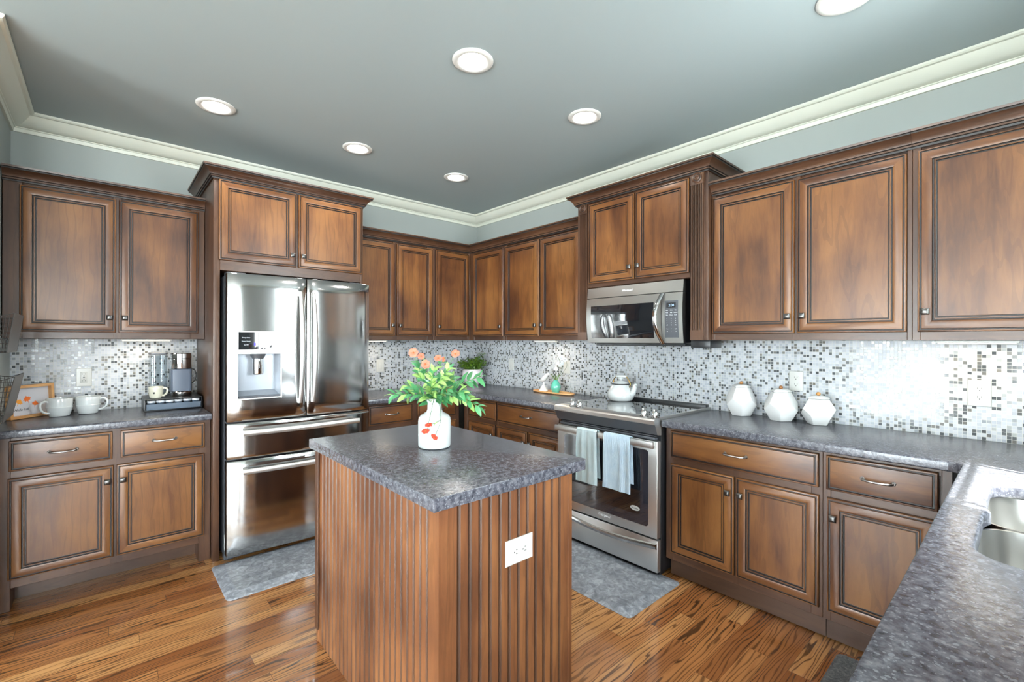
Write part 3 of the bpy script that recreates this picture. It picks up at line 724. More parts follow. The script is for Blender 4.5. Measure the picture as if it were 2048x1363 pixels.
# island
t = thing('kitchen_island', 'brown beadboard kitchen island with a dark granite top', 'island', (-2.0, -2.34, 0))
IX0, IX1, IY0, IY1 = -2.300, -1.716, -2.848, -1.829
m = MB()
def bead(a0, a1, n):
    pts = []; p = (a1-a0)/n
    for k in range(n):
        s = a0+k*p
        pts += [(s+.0035, 0), (s+p-.0105, 0), (s+p-.0085, .0045), (s+p-.0070, .0045), (s+p-.0055, .0010), (s+p-.0040, .0010), (s+p-.0020, .0045)] if k < n-1 else [(s+.0035, 0), (s+p-.001, 0)]
    return pts
bx = bead(IX0+.036, IX1-.02, 13); by = bead(IY0+.034, IY1-.02, 24)
loop = [(IX0, IY0), (IX0+.034, IY0), (IX0+.0345, IY0+.004)]+[(a, IY0+.004+d) for a, d in bx]+[(IX1-.019, IY0+.004), (IX1-.018, IY0), (IX1, IY0), (IX1, IY1), (IX0, IY1), (IX0, IY1-.018), (IX0+.004, IY1-.019)]+[(IX0+.004+d, a) for a, d in reversed(by)]+[(IX0+.004, IY0+.033), (IX0, IY0+.032)]
k = len(loop); mats_ = []
for i in range(k):
    a, b = loop[i], loop[(i+1) % k]
    deep = (a[1] > IY0+.0042 or b[1] > IY0+.0042) and abs(a[1]-IY0) < .012 and abs(b[1]-IY0) < .012 and IX0+.03 < a[0] < IX1-.01
    deep2 = (a[0] > IX0+.0042 or b[0] > IX0+.0042) and abs(a[0]-IX0) < .012 and abs(b[0]-IX0) < .012 and IY0+.03 < a[1] < IY1-.01
    mats_.append(1 if (deep or deep2) else 0)
m.add([(x, y, .001) for x, y in loop]+[(x, y, CB-.0005) for x, y in loop], [(i, (i+1) % k, k+(i+1) % k, k+i) for i in range(k)]+[list(range(k))], mats_+[0])
build('body', m, ['isl', 'frame_v'], t, ang=20)
m = MB(); m.box((IX0-.006, IY1-.03, .06), (IX0-.0003, IY1+.004, CB-.001)); build('corner_strip', m, ['frame_v'], t, bevel=.001, segs=1)
m = MB(); m.prism([(-2.3255, -2.862)]+[(-1.655, -2.862)]+arc(-1.655, -2.850, .010, -90, 0, 3)+[(-1.6465, -1.80), (-2.3255, -1.80)], CB, CT); build('granite_top', m, ['granite'], t, bevel=.007, segs=3, ang=50)

# ------------------------------------------------------------------ refrigerator
t = thing('refrigerator', 'stainless french-door refrigerator with ice and water dispenser', 'refrigerator', (-2.025, -.4, 0))
m = WB(N); m.box((-2.470, .03, .03), (-1.598, .70, 1.765)); m.box((-2.462, .62, 1.765), (-2.36, .705, 1.788)); m.box((-1.69, .62, 1.765), (-1.60, .705, 1.788))
m.box((-2.455, .60, .012), (-1.595, .70, .05)); m.box((-2.468, .08, .0005), (-2.42, .14, .03)); m.box((-1.65, .08, .0005), (-1.602, .14, .03)); m.box((-2.468, .62, .0005), (-2.42, .68, .03)); m.box((-1.65, .62, .0005), (-1.602, .68, .03))
build('case', m, ['darkgrey'], t, bevel=.003, segs=1)
m = WB(N); m.box((-2.4722, .695, .075), (-2.4702, .712, .168)); build('side_label', m, ['plate'], t)
def bow(u, a, b, base_=.776):
    s = (u-(a+b)/2)/((b-a)/2); g = (u+2.0255)/.447; return base_+.030*(1-g*g)+.010*(1-abs(s)**9)
def fdoor(name, a, b, z0, z1, hole=None):
    us = [a+(b-a)*k/28 for k in range(29)]+[a+.004, a+.010, b-.004, b-.010]; zs = [z0, z0+.006]+[z0+(z1-z0)*k/10 for k in range(1, 10)]+[z1-.006, z1]
    if hole: us += [hole[0], hole[1]]; zs += [hole[2], hole[3]]
    us = sorted(set(round(x, 5) for x in us)); zs = sorted(set(round(x, 5) for x in zs)); vs = []; fs = []; nu, nz = len(us), len(zs)
    for z in zs:
        e = .005 if (z < z0+.001 or z > z1-.001) else 0
        vs += [(u, bow(u, a, b)-e, z) for u in us]
    for j in range(nz-1):
        for i in range(nu-1):
            if hole and us[i] >= hole[0]-1e-6 and us[i+1] <= hole[1]+1e-6 and zs[j] >= hole[2]-1e-6 and zs[j+1] <= hole[3]+1e-6: continue
            fs.append((j*nu+i, j*nu+i+1, (j+1)*nu+i+1, (j+1)*nu+i))
    per = [i for i in range(nu)]+[j*nu+nu-1 for j in range(1, nz)]+[(nz-1)*nu+i for i in range(nu-2, -1, -1)]+[j*nu for j in range(nz-2, 0, -1)]
    k = len(vs); vs += [(vs[p][0], .715, vs[p][2]) for p in per]; n = len(per)
    fs += [(per[i], per[(i+1) % n], k+(i+1) % n, k+i) for i in range(n)]+[[k+i for i in range(n)]]
    m = WB(N); m.wadd(vs, fs); return build(name, m, ['steel'], t, ang=40)
HL = (-2.4235, -2.1785, 1.006, 1.418)
dl = fdoor('door', -2.472, -2.0265, .868, 1.772, HL); dr_ = fdoor('door', -2.0205, -1.579, .868, 1.772)
fx = fdoor('drawer', -2.472, -1.579, .640, .858); fz = fdoor('drawer', -2.472, -1.579, .056, .629)
# dispenser
m = WB(N); a, b = HL[0], HL[1]; fr_ = bow(a+.02, -2.472, -2.0265)
m.wadd([(a, fr_+.002, 1.006), (b, .813, 1.006), (b, .813, 1.280), (a, fr_+.002, 1.280), (a+.02, .722, 1.05), (b-.02, .722, 1.05), (b-.02, .722, 1.280), (a+.02, .722, 1.280)],
       [(0, 1, 5, 4), (1, 2, 6, 5), (3, 0, 4, 7), (4, 5, 6, 7), (2, 3, 7, 6)], [0, 0, 0, 0, 0])
dd = build('dispenser', m, ['greyplastic'], dl, smooth=False)
m = WB(N); m.box((a, .75, 1.281), (b, .8145, 1.307)); m.box((a, .75, 1.307), (a+.004, .8155, 1.418)); m.box((b-.004, .75, 1.0), (b+.002, .8155, 1.418)); m.box((a-.002, .75, 1.0), (a+.002, .8155, 1.418)); m.box((a-.002, .75, 1.002), (b+.002, .8165, 1.010)); m.box((a-.002, .75, 1.415), (b+.002, .8155, 1.420))
build('dispenser_trim', m, ['steel2'], dl, bevel=.001, segs=1)
m = WB(N); m.box((a+.004, .75, 1.307), (b-.004, .8135, 1.415)); build('control_panel', m, ['blackglass'], dl)
m = MB(); c = N((a+b)/2-.005, .775, 0)
m.lathe([(.045, 1.281), (.040, 1.265), (.030, 1.250), (.030, 1.247), (0, 1.247)], c, 20); build('nozzle', m, ['darkgrey'], dl)
m = MB(); m.lathe([(.030, 1.249), (.031, 1.16), (.028, 1.152), (0, 1.152)], c, 20); build('ice_chute', m, ['chrome'], dl)
m = WB(N); m.box((a+.01, .725, 1.014), (b-.01, .806, 1.020)); build('drip_tray', m, ['darkgrey'], dl)
for k, s_ in enumerate(('Energy Saver', 'Power Freeze', 'Ice Off')): text('legend', s_, .0085, N, a+.045, .8137, 1.378-.022*k, 'legend', dl)
for k, s_ in enumerate(('Lighting', 'Crushed', 'Cubed Ice')): text('legend', s_, .0085, N, b-.042, .8137, 1.378-.022*k, 'legend', dl)
text('legend', 'ICE  WATER', .010, N, (a+b)/2, .8147, 1.2905, 'legend', dl)
m = WB(N); m.box((a+.087, .8137, 1.331), (a+.098, .8141, 1.350)); build('indicator', m, ['blueled'], dl)
text('logo', 'SAMSUNG', .021, N, -1.652, bow(-1.652, -2.0205, -1.579)+.0004, 1.719, 'logo', dr_, sx=1.25)
def vhandle(u, par):
    m = WB(N); pts = []; rings = []
    for k in range(25):
        s = k/24; z = .957+(1.684-.957)*s; d = .826+.050*math.sin(math.pi*s)**.8; hw = .0115+.0035*math.sin(math.pi*s)
        rings.append([N(u+hw*math.cos(q*math.pi/6), d+.010*math.sin(q*math.pi/6), z) for q in range(12)])
    m.loft(rings)
    for z in (.972, 1.668): m.box((u-.009, .80, z-.014), (u+.009, .832, z+.014))
    build('handle', m, ['steel2'], par, ang=50)
vhandle(-2.069, dl); vhandle(-1.986, dr_)
def hhandle(z, par):
    m = WB(N); rings = []
    for k in range(25):
        s = k/24; u = -2.398+(2.398-1.676)*s; d = .845+.022*math.sin(math.pi*s)
        rings.append([N(u, d+.010*math.sin(q*math.pi/6), z+.017*math.cos(q*math.pi/6)) for q in range(12)])
    m.loft(rings)
    for u in (-2.38, -1.694): m.box((u-.014, .80, z-.010), (u+.014, .848, z+.010))
    build('handle', m, ['steel2'], par, ang=50)
hhandle(.803, fx); hhandle(.570, fz)

# ------------------------------------------------------------------ range
t = thing('kitchen_range', 'stainless slide-in electric range with two towels on the door handle', 'range', (-.35, -2.197, 0))
UA, UB = 1.8135, 2.5815
m = WB(Ew); m.box((UA, .02, .03), (UB, .632, .897)); m.box((UA+.02, .55, .003), (UB-.02, .63, .04)); m.box((UA+.01, .06, .0005), (UA+.05, .1, .03)); m.box((UB-.05, .06, .0005), (UB-.01, .1, .03))
build('body', m, ['black'], t, bevel=.002, segs=1)
m = WB(Ew); m.box((UA+.012, .06, .915), (UB-.012, .628, .928)); ct_ = build('cooktop', m, ['blackglass'], t, bevel=.0015, segs=1)
for cu, cd, r in ((2.00, .44, .075), (2.40, .46, .10), (2.02, .20, .085), (2.38, .20, .075)):
    m = WB(Ew); n = 40; m.wadd([(cu+r*math.cos(2*math.pi*i/n), cd+r*math.sin(2*math.pi*i/n), .9284) for i in range(n)]+[(cu+(r-.002)*math.cos(2*math.pi*i/n), cd+(r-.002)*math.sin(2*math.pi*i/n), .9284) for i in range(n)], [(i, (i+1) % n, n+(i+1) % n, n+i) for i in range(n)])
    build('burner_ring', m, ['darkgrey'], ct_, smooth=False)
m = WB(Ew); m.box((UA+.012, .012, .905), (UB-.012, .058, .945)); build('rear_vent', m, ['black'], t, bevel=.004)
for a, b in ((UA, UA+.0115), (UB-.0115, UB)):
    m = WB(Ew); m.box((a, .012, .898), (b, .64, .9285)); build('side_trim', m, ['steel2'], t, bevel=.001, segs=1)
# control lip: top slope, rounded nose, face that tucks back to the door
pr = [(.629, .9285), (.690, .9270), (.703, .9215), (.707, .9130), (.704, .8930), (.700, .8900), (.672, .8300), (.640, .8250), (.633, .8250), (.633, .8975), (.629, .8975)]
m = WB(Ew); n = len(pr); m.wadd([(UA-.001, d, z) for d, z in pr]+[(UB+.001, d, z) for d, z in pr], [(i, (i+1) % n, n+(i+1) % n, n+i) for i in range(n)]+[list(range(n)), list(range(n, 2*n))], [1 if i in (5, 6) else 0 for i in range(n)]+[0, 0])
build('control_lip', m, ['steel2', 'darkgrey'], t, ang=30)
for u in (1.945, 2.005, 2.492, 2.563):
    m = MB(); c = Ew(u, .665, .928); m.lathe([(.022, 0), (.022, .005), (.0185, .008), (.018, .030), (.016, .033), (0, .033)], c, 24); k = build('knob', m, ['chrome'], t)
    w_ = WB(Ew); w_.box((u-.006, .648, .961), (u+.006, .682, .977)); build('grip', w_, ['steel2'], k, bevel=.002)
    r = MB(); r.lathe([(.026, .0003), (.026, .0012), (.0222, .0012), (.0222, .0003)], c, 24); build('knob_bezel', r, ['black'], k)
# door
m = WB(Ew); m.box((UA, .634, .236), (UB, .672, .792)); od = build('oven_door', m, ['steel2'], t, bevel=.004)
wp = [(1.876, 2.524, .292, .735)]
m = WB(Ew); u0, u1, v0, v1 = wp[0]
pts = [(u0+.02*(1-math.cos(x)), 0) for x in ()]
loop = [(p[0], p[1]) for p in rrect(u0, u1, v0, v1, .018, 4)]
n = len(loop); m.wadd([(u, .6722, z) for u, z in loop]+[(u, .6735, z) for u, z in loop], [(i, (i+1) % n, n+(i+1) % n, n+i) for i in range(n)]+[list(range(n, 2*n))]); build('window', m, ['ovenglass'], od, smooth=False)
m = WB(Ew); m.box((1.93, .6733, .345), (2.47, .6739, .690)); build('inner_window', m, ['blackglass'], od, smooth=False)
m = WB(Ew); cu, cz = 2.436, .378; n = 28; m.wadd([(cu+.033*math.cos(2*math.pi*i/n), .6741, cz+.0145*math.sin(2*math.pi*i/n)) for i in range(n)], [list(range(n))]); bd = build('badge', m, ['plate'], od, smooth=False)
text('badge_text', 'AccuBake', .011, Ew, cu, .6742, cz-.004, 'logo', od)
text('logo', 'Whirlpool', .024, Ew, 2.207, .6725, .262, 'logo_w', od, shear=.25)
m = WB(Ew); m.box((UA+.012, .700, .757), (UB-.004, .717, .795))
for u in (UA+.03, UB-.03): m.box((u-.014, .668, .765), (u+.014, .702, .787))
build('handle', m, ['steel2'], od, bevel=.004)
m = WB(Ew); m.box((UA+.02, .633, .797), (UB-.02, .668, .812)); m.box((UA+.02, .633, .815), (UB-.02, .66, .822)); build('vent_slot', m, ['darkgrey'], t, bevel=.002)
m = WB(Ew); m.box((UA, .634, .042), (UB, .668, .226)); sd = build('storage_drawer', m, ['steel2'], t, bevel=.004)
m = WB(Ew); rings = []
for k in range(25):
    s = k/24; u = UA+.012+(UB-UA-.016)*s; zc = .188-.030*math.sin(math.pi*s)+.006
    rings.append([Ew(u, .667, zc+.016), Ew(u, .684, zc+.014), Ew(u, .688, zc+.004), Ew(u, .684, zc-.012), Ew(u, .667, zc-.020)])
m.loft(rings); build('handle', m, ['steel'], sd, ang=30)

# ------------------------------------------------------------------ microwave
t = thing('microwave_oven', 'stainless over-the-range microwave hung below the fluted cabinet', 'microwave', (-.2, -2.214, 1.338))
A0, A1 = 1.848, 2.588
m = WB(Ew); m.box((A0+.002, .01, 1.352), (A1-.002, .366, 1.744)); m.box((A0+.03, .03, 1.334), (A1-.02, .33, 1.352)); build('case', m, ['black'], t, bevel=.003, segs=1)
def mprof(z): s = (z-1.352)/(1.744-1.352); return .388+.016*math.sin(math.pi*min(max(s, 0), 1))
def mslab(name, a, b, z0, z1, mat, par, off=0.0, n=10, back=.366):
    m = WB(Ew); zs = [z0+(z1-z0)*k/n for k in range(n+1)]; vs = []; fs = []
    for z in zs: vs += [(a, mprof(z)+off, z), (b, mprof(z)+off, z)]
    for k in range(n): fs.append((2*k, 2*k+1, 2*k+3, 2*k+2))
    q = len(vs)
    for z in zs: vs += [(a, back, z), (b, back, z)]
    for k in range(n): fs += [(2*k, 2*k+2, q+2*k+2, q+2*k), (2*k+1, q+2*k+1, q+2*k+3, 2*k+3), (q+2*k, q+2*k+1, q+2*k+3, q+2*k+2)]
    fs += [(0, 1, q+1, q), (2*n, q+2*n, q+2*n+1, 2*n+1)]
    m.wadd(vs, fs); return build(name, m, [mat], par, ang=30)
vp = mslab('vent_panel', A0, A1, 1.672, 1.744, 'steel3', t)
md = mslab('door', A0, 2.444, 1.354, 1.667, 'steel3', t)
cp = mslab('control_panel', 2.447, A1, 1.354, 1.667, 'steel3', t)
mslab('window', 1.888, 2.392, 1.386, 1.614, 'blackglass', md, .0012)
kp = mslab('keypad', 2.470, 2.560, 1.388, 1.618, 'darkgrey', cp, .001)
mslab('display', 2.482, 2.544, 1.574, 1.604, 'black', cp, .0022)
text('digits', '2:04', .022, Ew, 2.516, mprof(1.589)+.0025, 1.581, 'display', cp)
rows = [(1.556, ['Bake', 'Cook', 'Pop']), (1.541, ['Heat', 'Melt', 'Defrost']), (1.526, ['Time', 'Power', 'Clock']), (1.503, list('123')), (1.490, list('456')), (1.477, list('789')), (1.464, ['Off', '0', 'On']), (1.440, ['Vent', '+', 'Light']), (1.425, ['Hi', '-', 'Lo'])]
for z, rw in rows:
    for k, s_ in enumerate(rw): text('key_legend', s_, .0075, Ew, 2.486+.029*k, mprof(z)+.0014, z, 'legend', cp)
text('logo', 'Whirlpool', .020, Ew, 2.185, mprof(1.708)+.0004, 1.703, 'logo_w', vp, shear=.25)
m = WB(Ew); rings = []
for k in range(21):
    s = k/20; z = 1.346+(1.668-1.346)*s; d = mprof(z)+.004+.045*math.sin(math.pi*s); hw = .015
    u = 2.452-.026*math.sin(math.pi*s)
    rings.append([Ew(u-hw, d+.002, z), Ew(u-hw*.6, d+.007, z), Ew(u+hw*.6, d+.007, z), Ew(u+hw, d+.002, z), Ew(u+hw*.6, d-.003, z), Ew(u-hw*.6, d-.003, z)])
m.loft(rings); build('handle', m, ['chrome'], md, ang=50)
m = WB(Ew); m.box((2.615, .20, 1.326), (2.735, .352, 1.3715)); tag(build('power_box', m, ['black'], bevel=.003, origin=Ew(2.675, .28, 1.326)), 'small black box fixed under the cabinet right beside the microwave', 'power box')

# ------------------------------------------------------------------ outlets and switches
def outlet(F, u, z, label, horiz=False, d=.0062, kind='duplex', w=.074, h=.116):
    t = thing('wall_outlet' if kind != 'switch' else 'light_switch', label, 'outlet' if kind != 'switch' else 'light switch', F(u, d, z), 'outlets and switches')
    W, H = (h, w) if horiz else (w, h)
    m = WB(F); m.panel(u-W/2, u+W/2, z-H/2, z+H/2, d+.0003, [(0, 0, w2), (0, .003, (0, 0)), (.003, .0055, (0, 0)), (.008, .006, (0, 0))]); pl = build('cover_plate', m, ['plate'], t, ang=20)
    if kind == 'blank':
        return
    if kind == 'switch':
        m = WB(F); m.box((u-.016, d+.006, z-.033), (u+.016, d+.010, z+.033)); build('rocker', m, ['plate'], t, bevel=.001); return
    if kind == 'decora':
        m = WB(F); m.box((u-.017, d+.006, z-.034), (u+.017, d+.0085, z+.034)); build('receptacle', m, ['plate'], t, bevel=.001)
        s = WB(F)
        for sg in (-1, 1):
            for uu, zz, ww, hh in ((-.007, .021, .002, .008), (.007, .021, .002, .0065), (0, .011, .004, .004)): s.box((u+uu-ww/2, d+.0084, z+sg*zz-hh/2), (u+uu+ww/2, d+.0088, z+sg*zz+hh/2))
        s.box((u-.005, d+.0084, z-.003), (u-.001, d+.0088, z+.003)); s.box((u+.001, d+.0084, z-.003), (u+.005, d+.0088, z+.003))
        build('slot', s, ['slot'], t, smooth=False); return
    for sg in (-1, 1):
        cu, cz = (u+sg*.0195, z) if horiz else (u, z+sg*.0195)
        m = WB(F); n = 24; R = .0165
        lp = [(cu+min(max(R*math.cos(2*math.pi*i/n), -.0155 if horiz else -1), .0155 if horiz else 1), cz+min(max(R*math.sin(2*math.pi*i/n), -.0135 if not horiz else -1), .0135 if not horiz else 1)) for i in range(n)]
        m.wadd([(a, d+.0055, b) for a, b in lp]+[(a, d+.0082, b) for a, b in lp], [(i, (i+1) % n, n+(i+1) % n, n+i) for i in range(n)]+[list(range(n, 2*n))]); rc = build('receptacle', m, ['plate'], t, ang=30)
        s = WB(F)
        for uu, zz, ww, hh in ((-.0065, .003, .002, .0085), (.0065, .003, .002, .007), (0, -.0075, .0045, .004)):
            if horiz: s.box((cu+zz-hh/2, d+.0081, cz+uu-ww/2), (cu+zz+hh/2, d+.0085, cz+uu+ww/2))
            else: s.box((cu+uu-ww/2, d+.0081, cz+zz-hh/2), (cu+uu+ww/2, d+.0085, cz+zz+hh/2))
        build('slot', s, ['slot'], rc, smooth=False)
        g = WB(F); n2 = 24
        for i in range(n2):
            pass
outlet(N, -3.121, 1.128, 'white outlet plate on the mosaic above the two white mugs', kind='decora')
outlet(N, -1.121, 1.134, 'white switch plate on the mosaic just right of the refrigerator', kind='switch')
outlet(N, -.596, 1.137, 'white plate on the mosaic behind the bouquet flowers', kind='switch')
outlet(Ew, .579, 1.134, 'white blank plate on the mosaic right of the potted plant', kind='switch')
outlet(Ew, 1.312, 1.140, 'white plate on the mosaic right behind the orchid', kind='switch')
outlet(Ew, 3.084, 1.135, 'white duplex outlet behind the second of the white jars')
outlet(Ew, 3.834, 1.129, 'white duplex outlet at the right end of the mosaic, nothing before it', w=.078, h=.122)
def IsF(u, d, z): return (u, IY0+.004-d, z)
outlet(IsF, -1.982, .664, 'white outlet set sideways in the island beadboard', horiz=True, d=.0005, w=.084, h=.122)

# under-cabinet light bars
def lightbar(F, a, b, label):
    t = thing('cabinet_light', label, 'light', F((a+b)/2, .2, 1.3715), 'light bars under the wall cabinets')
    m = WB(F); m.box((a, .17, 1.360), (b, .21, 1.3715)); build('housing', m, ['white_trim'], t, bevel=.002, segs=1)
    m = WB(F); m.box((a+.01, .175, 1.3575), (b-.01, .205, 1.3600)); build('diffuser', m, ['barlamp'], t)
    d = bpy.data.lights.new('bar_light', 'AREA'); d.shape = 'RECTANGLE'; d.size = b-a-.02; d.size_y = .03; d.energy = 1.0; d.color = (1.0, .88, .70)
    o = bpy.data.objects.new('bar_light', d); C.objects.link(o); o.parent = t; p = F((a+b)/2, .19, 1.3570); o.location = Vector(p)-Vector(t.location)
    if F is Ew: o.rotation_euler = (0, 0, math.radians(90))
lightbar(N, -2.95, -2.69, 'slim light bar under the cabinet over the coffee counter')
lightbar(N, -1.40, -1.15, 'slim light bar under the cabinet right of the refrigerator')
lightbar(Ew, 1.10, 1.36, 'slim light bar under the cabinet left of the microwave')
lightbar(Ew, 3.70, 3.96, 'slim light bar under the cabinet at the right edge')

# ------------------------------------------------------------------ small things
def mat_(name, x0, x1, y0, y1, label, mat, ang=0.0, hh=.020, bev=.055):
    c = Vector(((x0+x1)/2, (y0+y1)/2)); R_ = Matrix.Rotation(ang, 2)
    def ring(ins, z, r): return [tuple(R_ @ (Vector(p)-c)+c)+(z,) for p in rrect(x0+ins, x1-ins, y0+ins, y1-ins, r, 5)]
    m = MB(); m.loft([ring(0, .0006, .03), ring(0, .003, .03), ring(.006, .006, .03), ring(bev-.008, hh-.002, .02), ring(bev, hh, .015), ring(bev+.01, hh, .012)])
    return tag(build('floor_mat', m, [mat], ang=4, origin=(c.x, c.y, 0)), label, 'floor mat')
mat_('a', -2.545, -1.75, -1.212, -.725, 'grey marbled cushioned mat on the floor in front of the refrigerator', 'mat')
mat_('b', -1.100, -.590, -2.685, -1.70, 'grey marbled cushioned mat on the floor in front of the range', 'mat')
mat_('c', -1.62, -.615, -3.86, -3.430, 'dark patterned mat on the floor peeking out beneath the sink counter', 'mat_dk', hh=.010, bev=.02)

# towels over the oven handle (bar d .700-.717, z .757-.795)
def towel(u0, u1, zb, zbk, mat, label, seed, amp):
    rnd = random.Random(seed); nu, ns = 26, 46; rows = []; d0, d1, zt = .6945, .7225, .8005
    ph = [rnd.uniform(0, 6) for _ in range(4)]
    for side in (0, 1):
        vs = []
        for j in range(ns+1):
            s = j/ns; L1, L2 = zt-zb, zt-zbk; tot = L1+L2+.03; l = s*tot
            for i in range(nu+1):
                f = i/nu
                if l < L2: d, z = d0, zbk+l
                elif l < L2+.03: a = (l-L2)/.03*math.pi; d, z = (d0+d1)/2-(d1-d0)/2*math.cos(a), zt+.004*math.sin(a)
                else: d, z = d1, zt-(l-L2-.03)
                h = max(0, (zt-z))/.34
                wv = amp*h*(math.sin(f*7+ph[0]+h*1.5)+.5*math.sin(f*15+ph[1]))+.002*math.sin(f*20+ph[2])*min(h*4, 1)
                front = l > L2+.015
                if front: d = d+max(wv, -.001)+amp*h*.9
                else: d = max(d-.3*abs(wv), .677)
                u = u0+(u1-u0)*f+(f-.5)*.012*h+.004*math.sin(h*5+ph[3])*h
                th = .0022
                if side: d = d+(th if front else -th) if not (L2 <= l < L2+.03) else d
                if side and L2 <= l < L2+.03: z += th
                vs.append((u, d, z))
        rows.append(vs)
    m = WB(Ew); n = nu+1; fs = []
    for side in (0, 1):
        k = side*(ns+1)*n
        fs += [(k+j*n+i, k+j*n+i+1, k+(j+1)*n+i+1, k+(j+1)*n+i) for j in range(ns) for i in range(nu)]
    K = (ns+1)*n
    bord = [i for i in range(n)]+[j*n+nu for j in range(1, ns+1)]+[ns*n+i for i in range(nu-1, -1, -1)]+[j*n for j in range(ns-1, 0, -1)]
    fs += [(bord[i], bord[(i+1) % len(bord)], K+bord[(i+1) % len(bord)], K+bord[i]) for i in range(len(bord))]
    m.wadd(rows[0]+rows[1], fs); o = build('dish_towel', m, [mat], origin=Ew((u0+u1)/2, .71, zt))
    return tag(o, label, 'towel', 'towels on the oven handle')
towel(2.030, 2.188, .462, .50, 'towel_a', 'plain pale blue towel hung on the oven handle, left of the ribbed one', 3, .004)
towel(2.245, 2.432, .470, .52, 'towel_b', 'ribbed white and blue towel hung on the oven handle, right of the plain one', 8, .004)

def at(px, py, dep):
    """point of the room seen along a sight line, at a chosen distance from the camera plane"""
    return Vector((-3.026, -3.9811, 1.363))+(_F+_R*((px-1024)/917.2431)-_U*((py-681.5)/917.2431))*dep
def bez(pts, n=14):
    """smooth curve through points (Catmull-Rom)"""
    P_ = [Vector(p) for p in pts]; P_ = [P_[0]*2-P_[1]]+P_+[P_[-1]*2-P_[-2]]; out = []
    for i in range(1, len(P_)-2):
        for k in range(n):
            t_ = k/n; a, b, c, d = P_[i-1:i+3]
            out.append(.5*((2*b)+(c-a)*t_+(2*a-5*b+4*c-d)*t_*t_+(3*b-a-3*c+d)*t_**3))
    out.append(P_[-2]); return out
def leaf(m, p, d, up, L, W, mi=0, curl=.25, n=5):
    d = Vector(d).normalized(); s = d.cross(Vector(up)); s = s.normalized() if s.length > 1e-4 else Vector((1, 0, 0)); nn = s.cross(d).normalized()
    rows = []
    for k in range(n+1):
        t_ = k/n; wd = W*math.sin(math.pi*min(t_*.92+.04, 1))**.8*(1-.25*t_); c = p+d*L*t_-nn*L*curl*t_*t_
        rows.append((c-s*wd*.5+nn*wd*.16, c, c+s*wd*.5+nn*wd*.16))
    vs = [q for r in rows for q in r]; fs = []
    for k in range(n): fs += [(3*k, 3*k+1, 3*k+4, 3*k+3), (3*k+1, 3*k+2, 3*k+5, 3*k+4)]
    m.add(vs, fs, mi)
def flower(parent, c, nrm, R_, mat, seed, name='blossom'):
    rnd = random.Random(seed); nrm = Vector(nrm).normalized(); a = nrm.cross(Vector((.3, .2, 1))).normalized(); b = nrm.cross(a)
    m = MB(); k0 = rnd.uniform(0, 6)
    for k in range(6):
        th = k0+k*math.pi/3+rnd.uniform(-.12, .12); d = a*math.cos(th)+b*math.sin(th); s = nrm.cross(d)
        rows = []
        for t_, wd, h in ((.08, .18, 0), (.35, .55, .10), (.65, .85, .16), (.88, .72, .12), (1.0, .35, .06)):
            q = Vector(c)+d*R_*t_+nrm*R_*(h+rnd.uniform(-.03, .03)); rows.append((q-s*R_*wd*.5, q+nrm*R_*.03, q+s*R_*wd*.5))
        vs = [q for r in rows for q in r]; fs = []
        for j in range(4): fs += [(3*j, 3*j+1, 3*j+4, 3*j+3), (3*j+1, 3*j+2, 3*j+5, 3*j+4)]
        m.add(vs, fs)
    o = build(name, m, [mat], parent)
    if name == 'blossom':
        e = MB(); e.sphere(Vector(c)+nrm*R_*.10, R_*.2, 8); build('flower_center', e, ['pistil'], o)
    return o

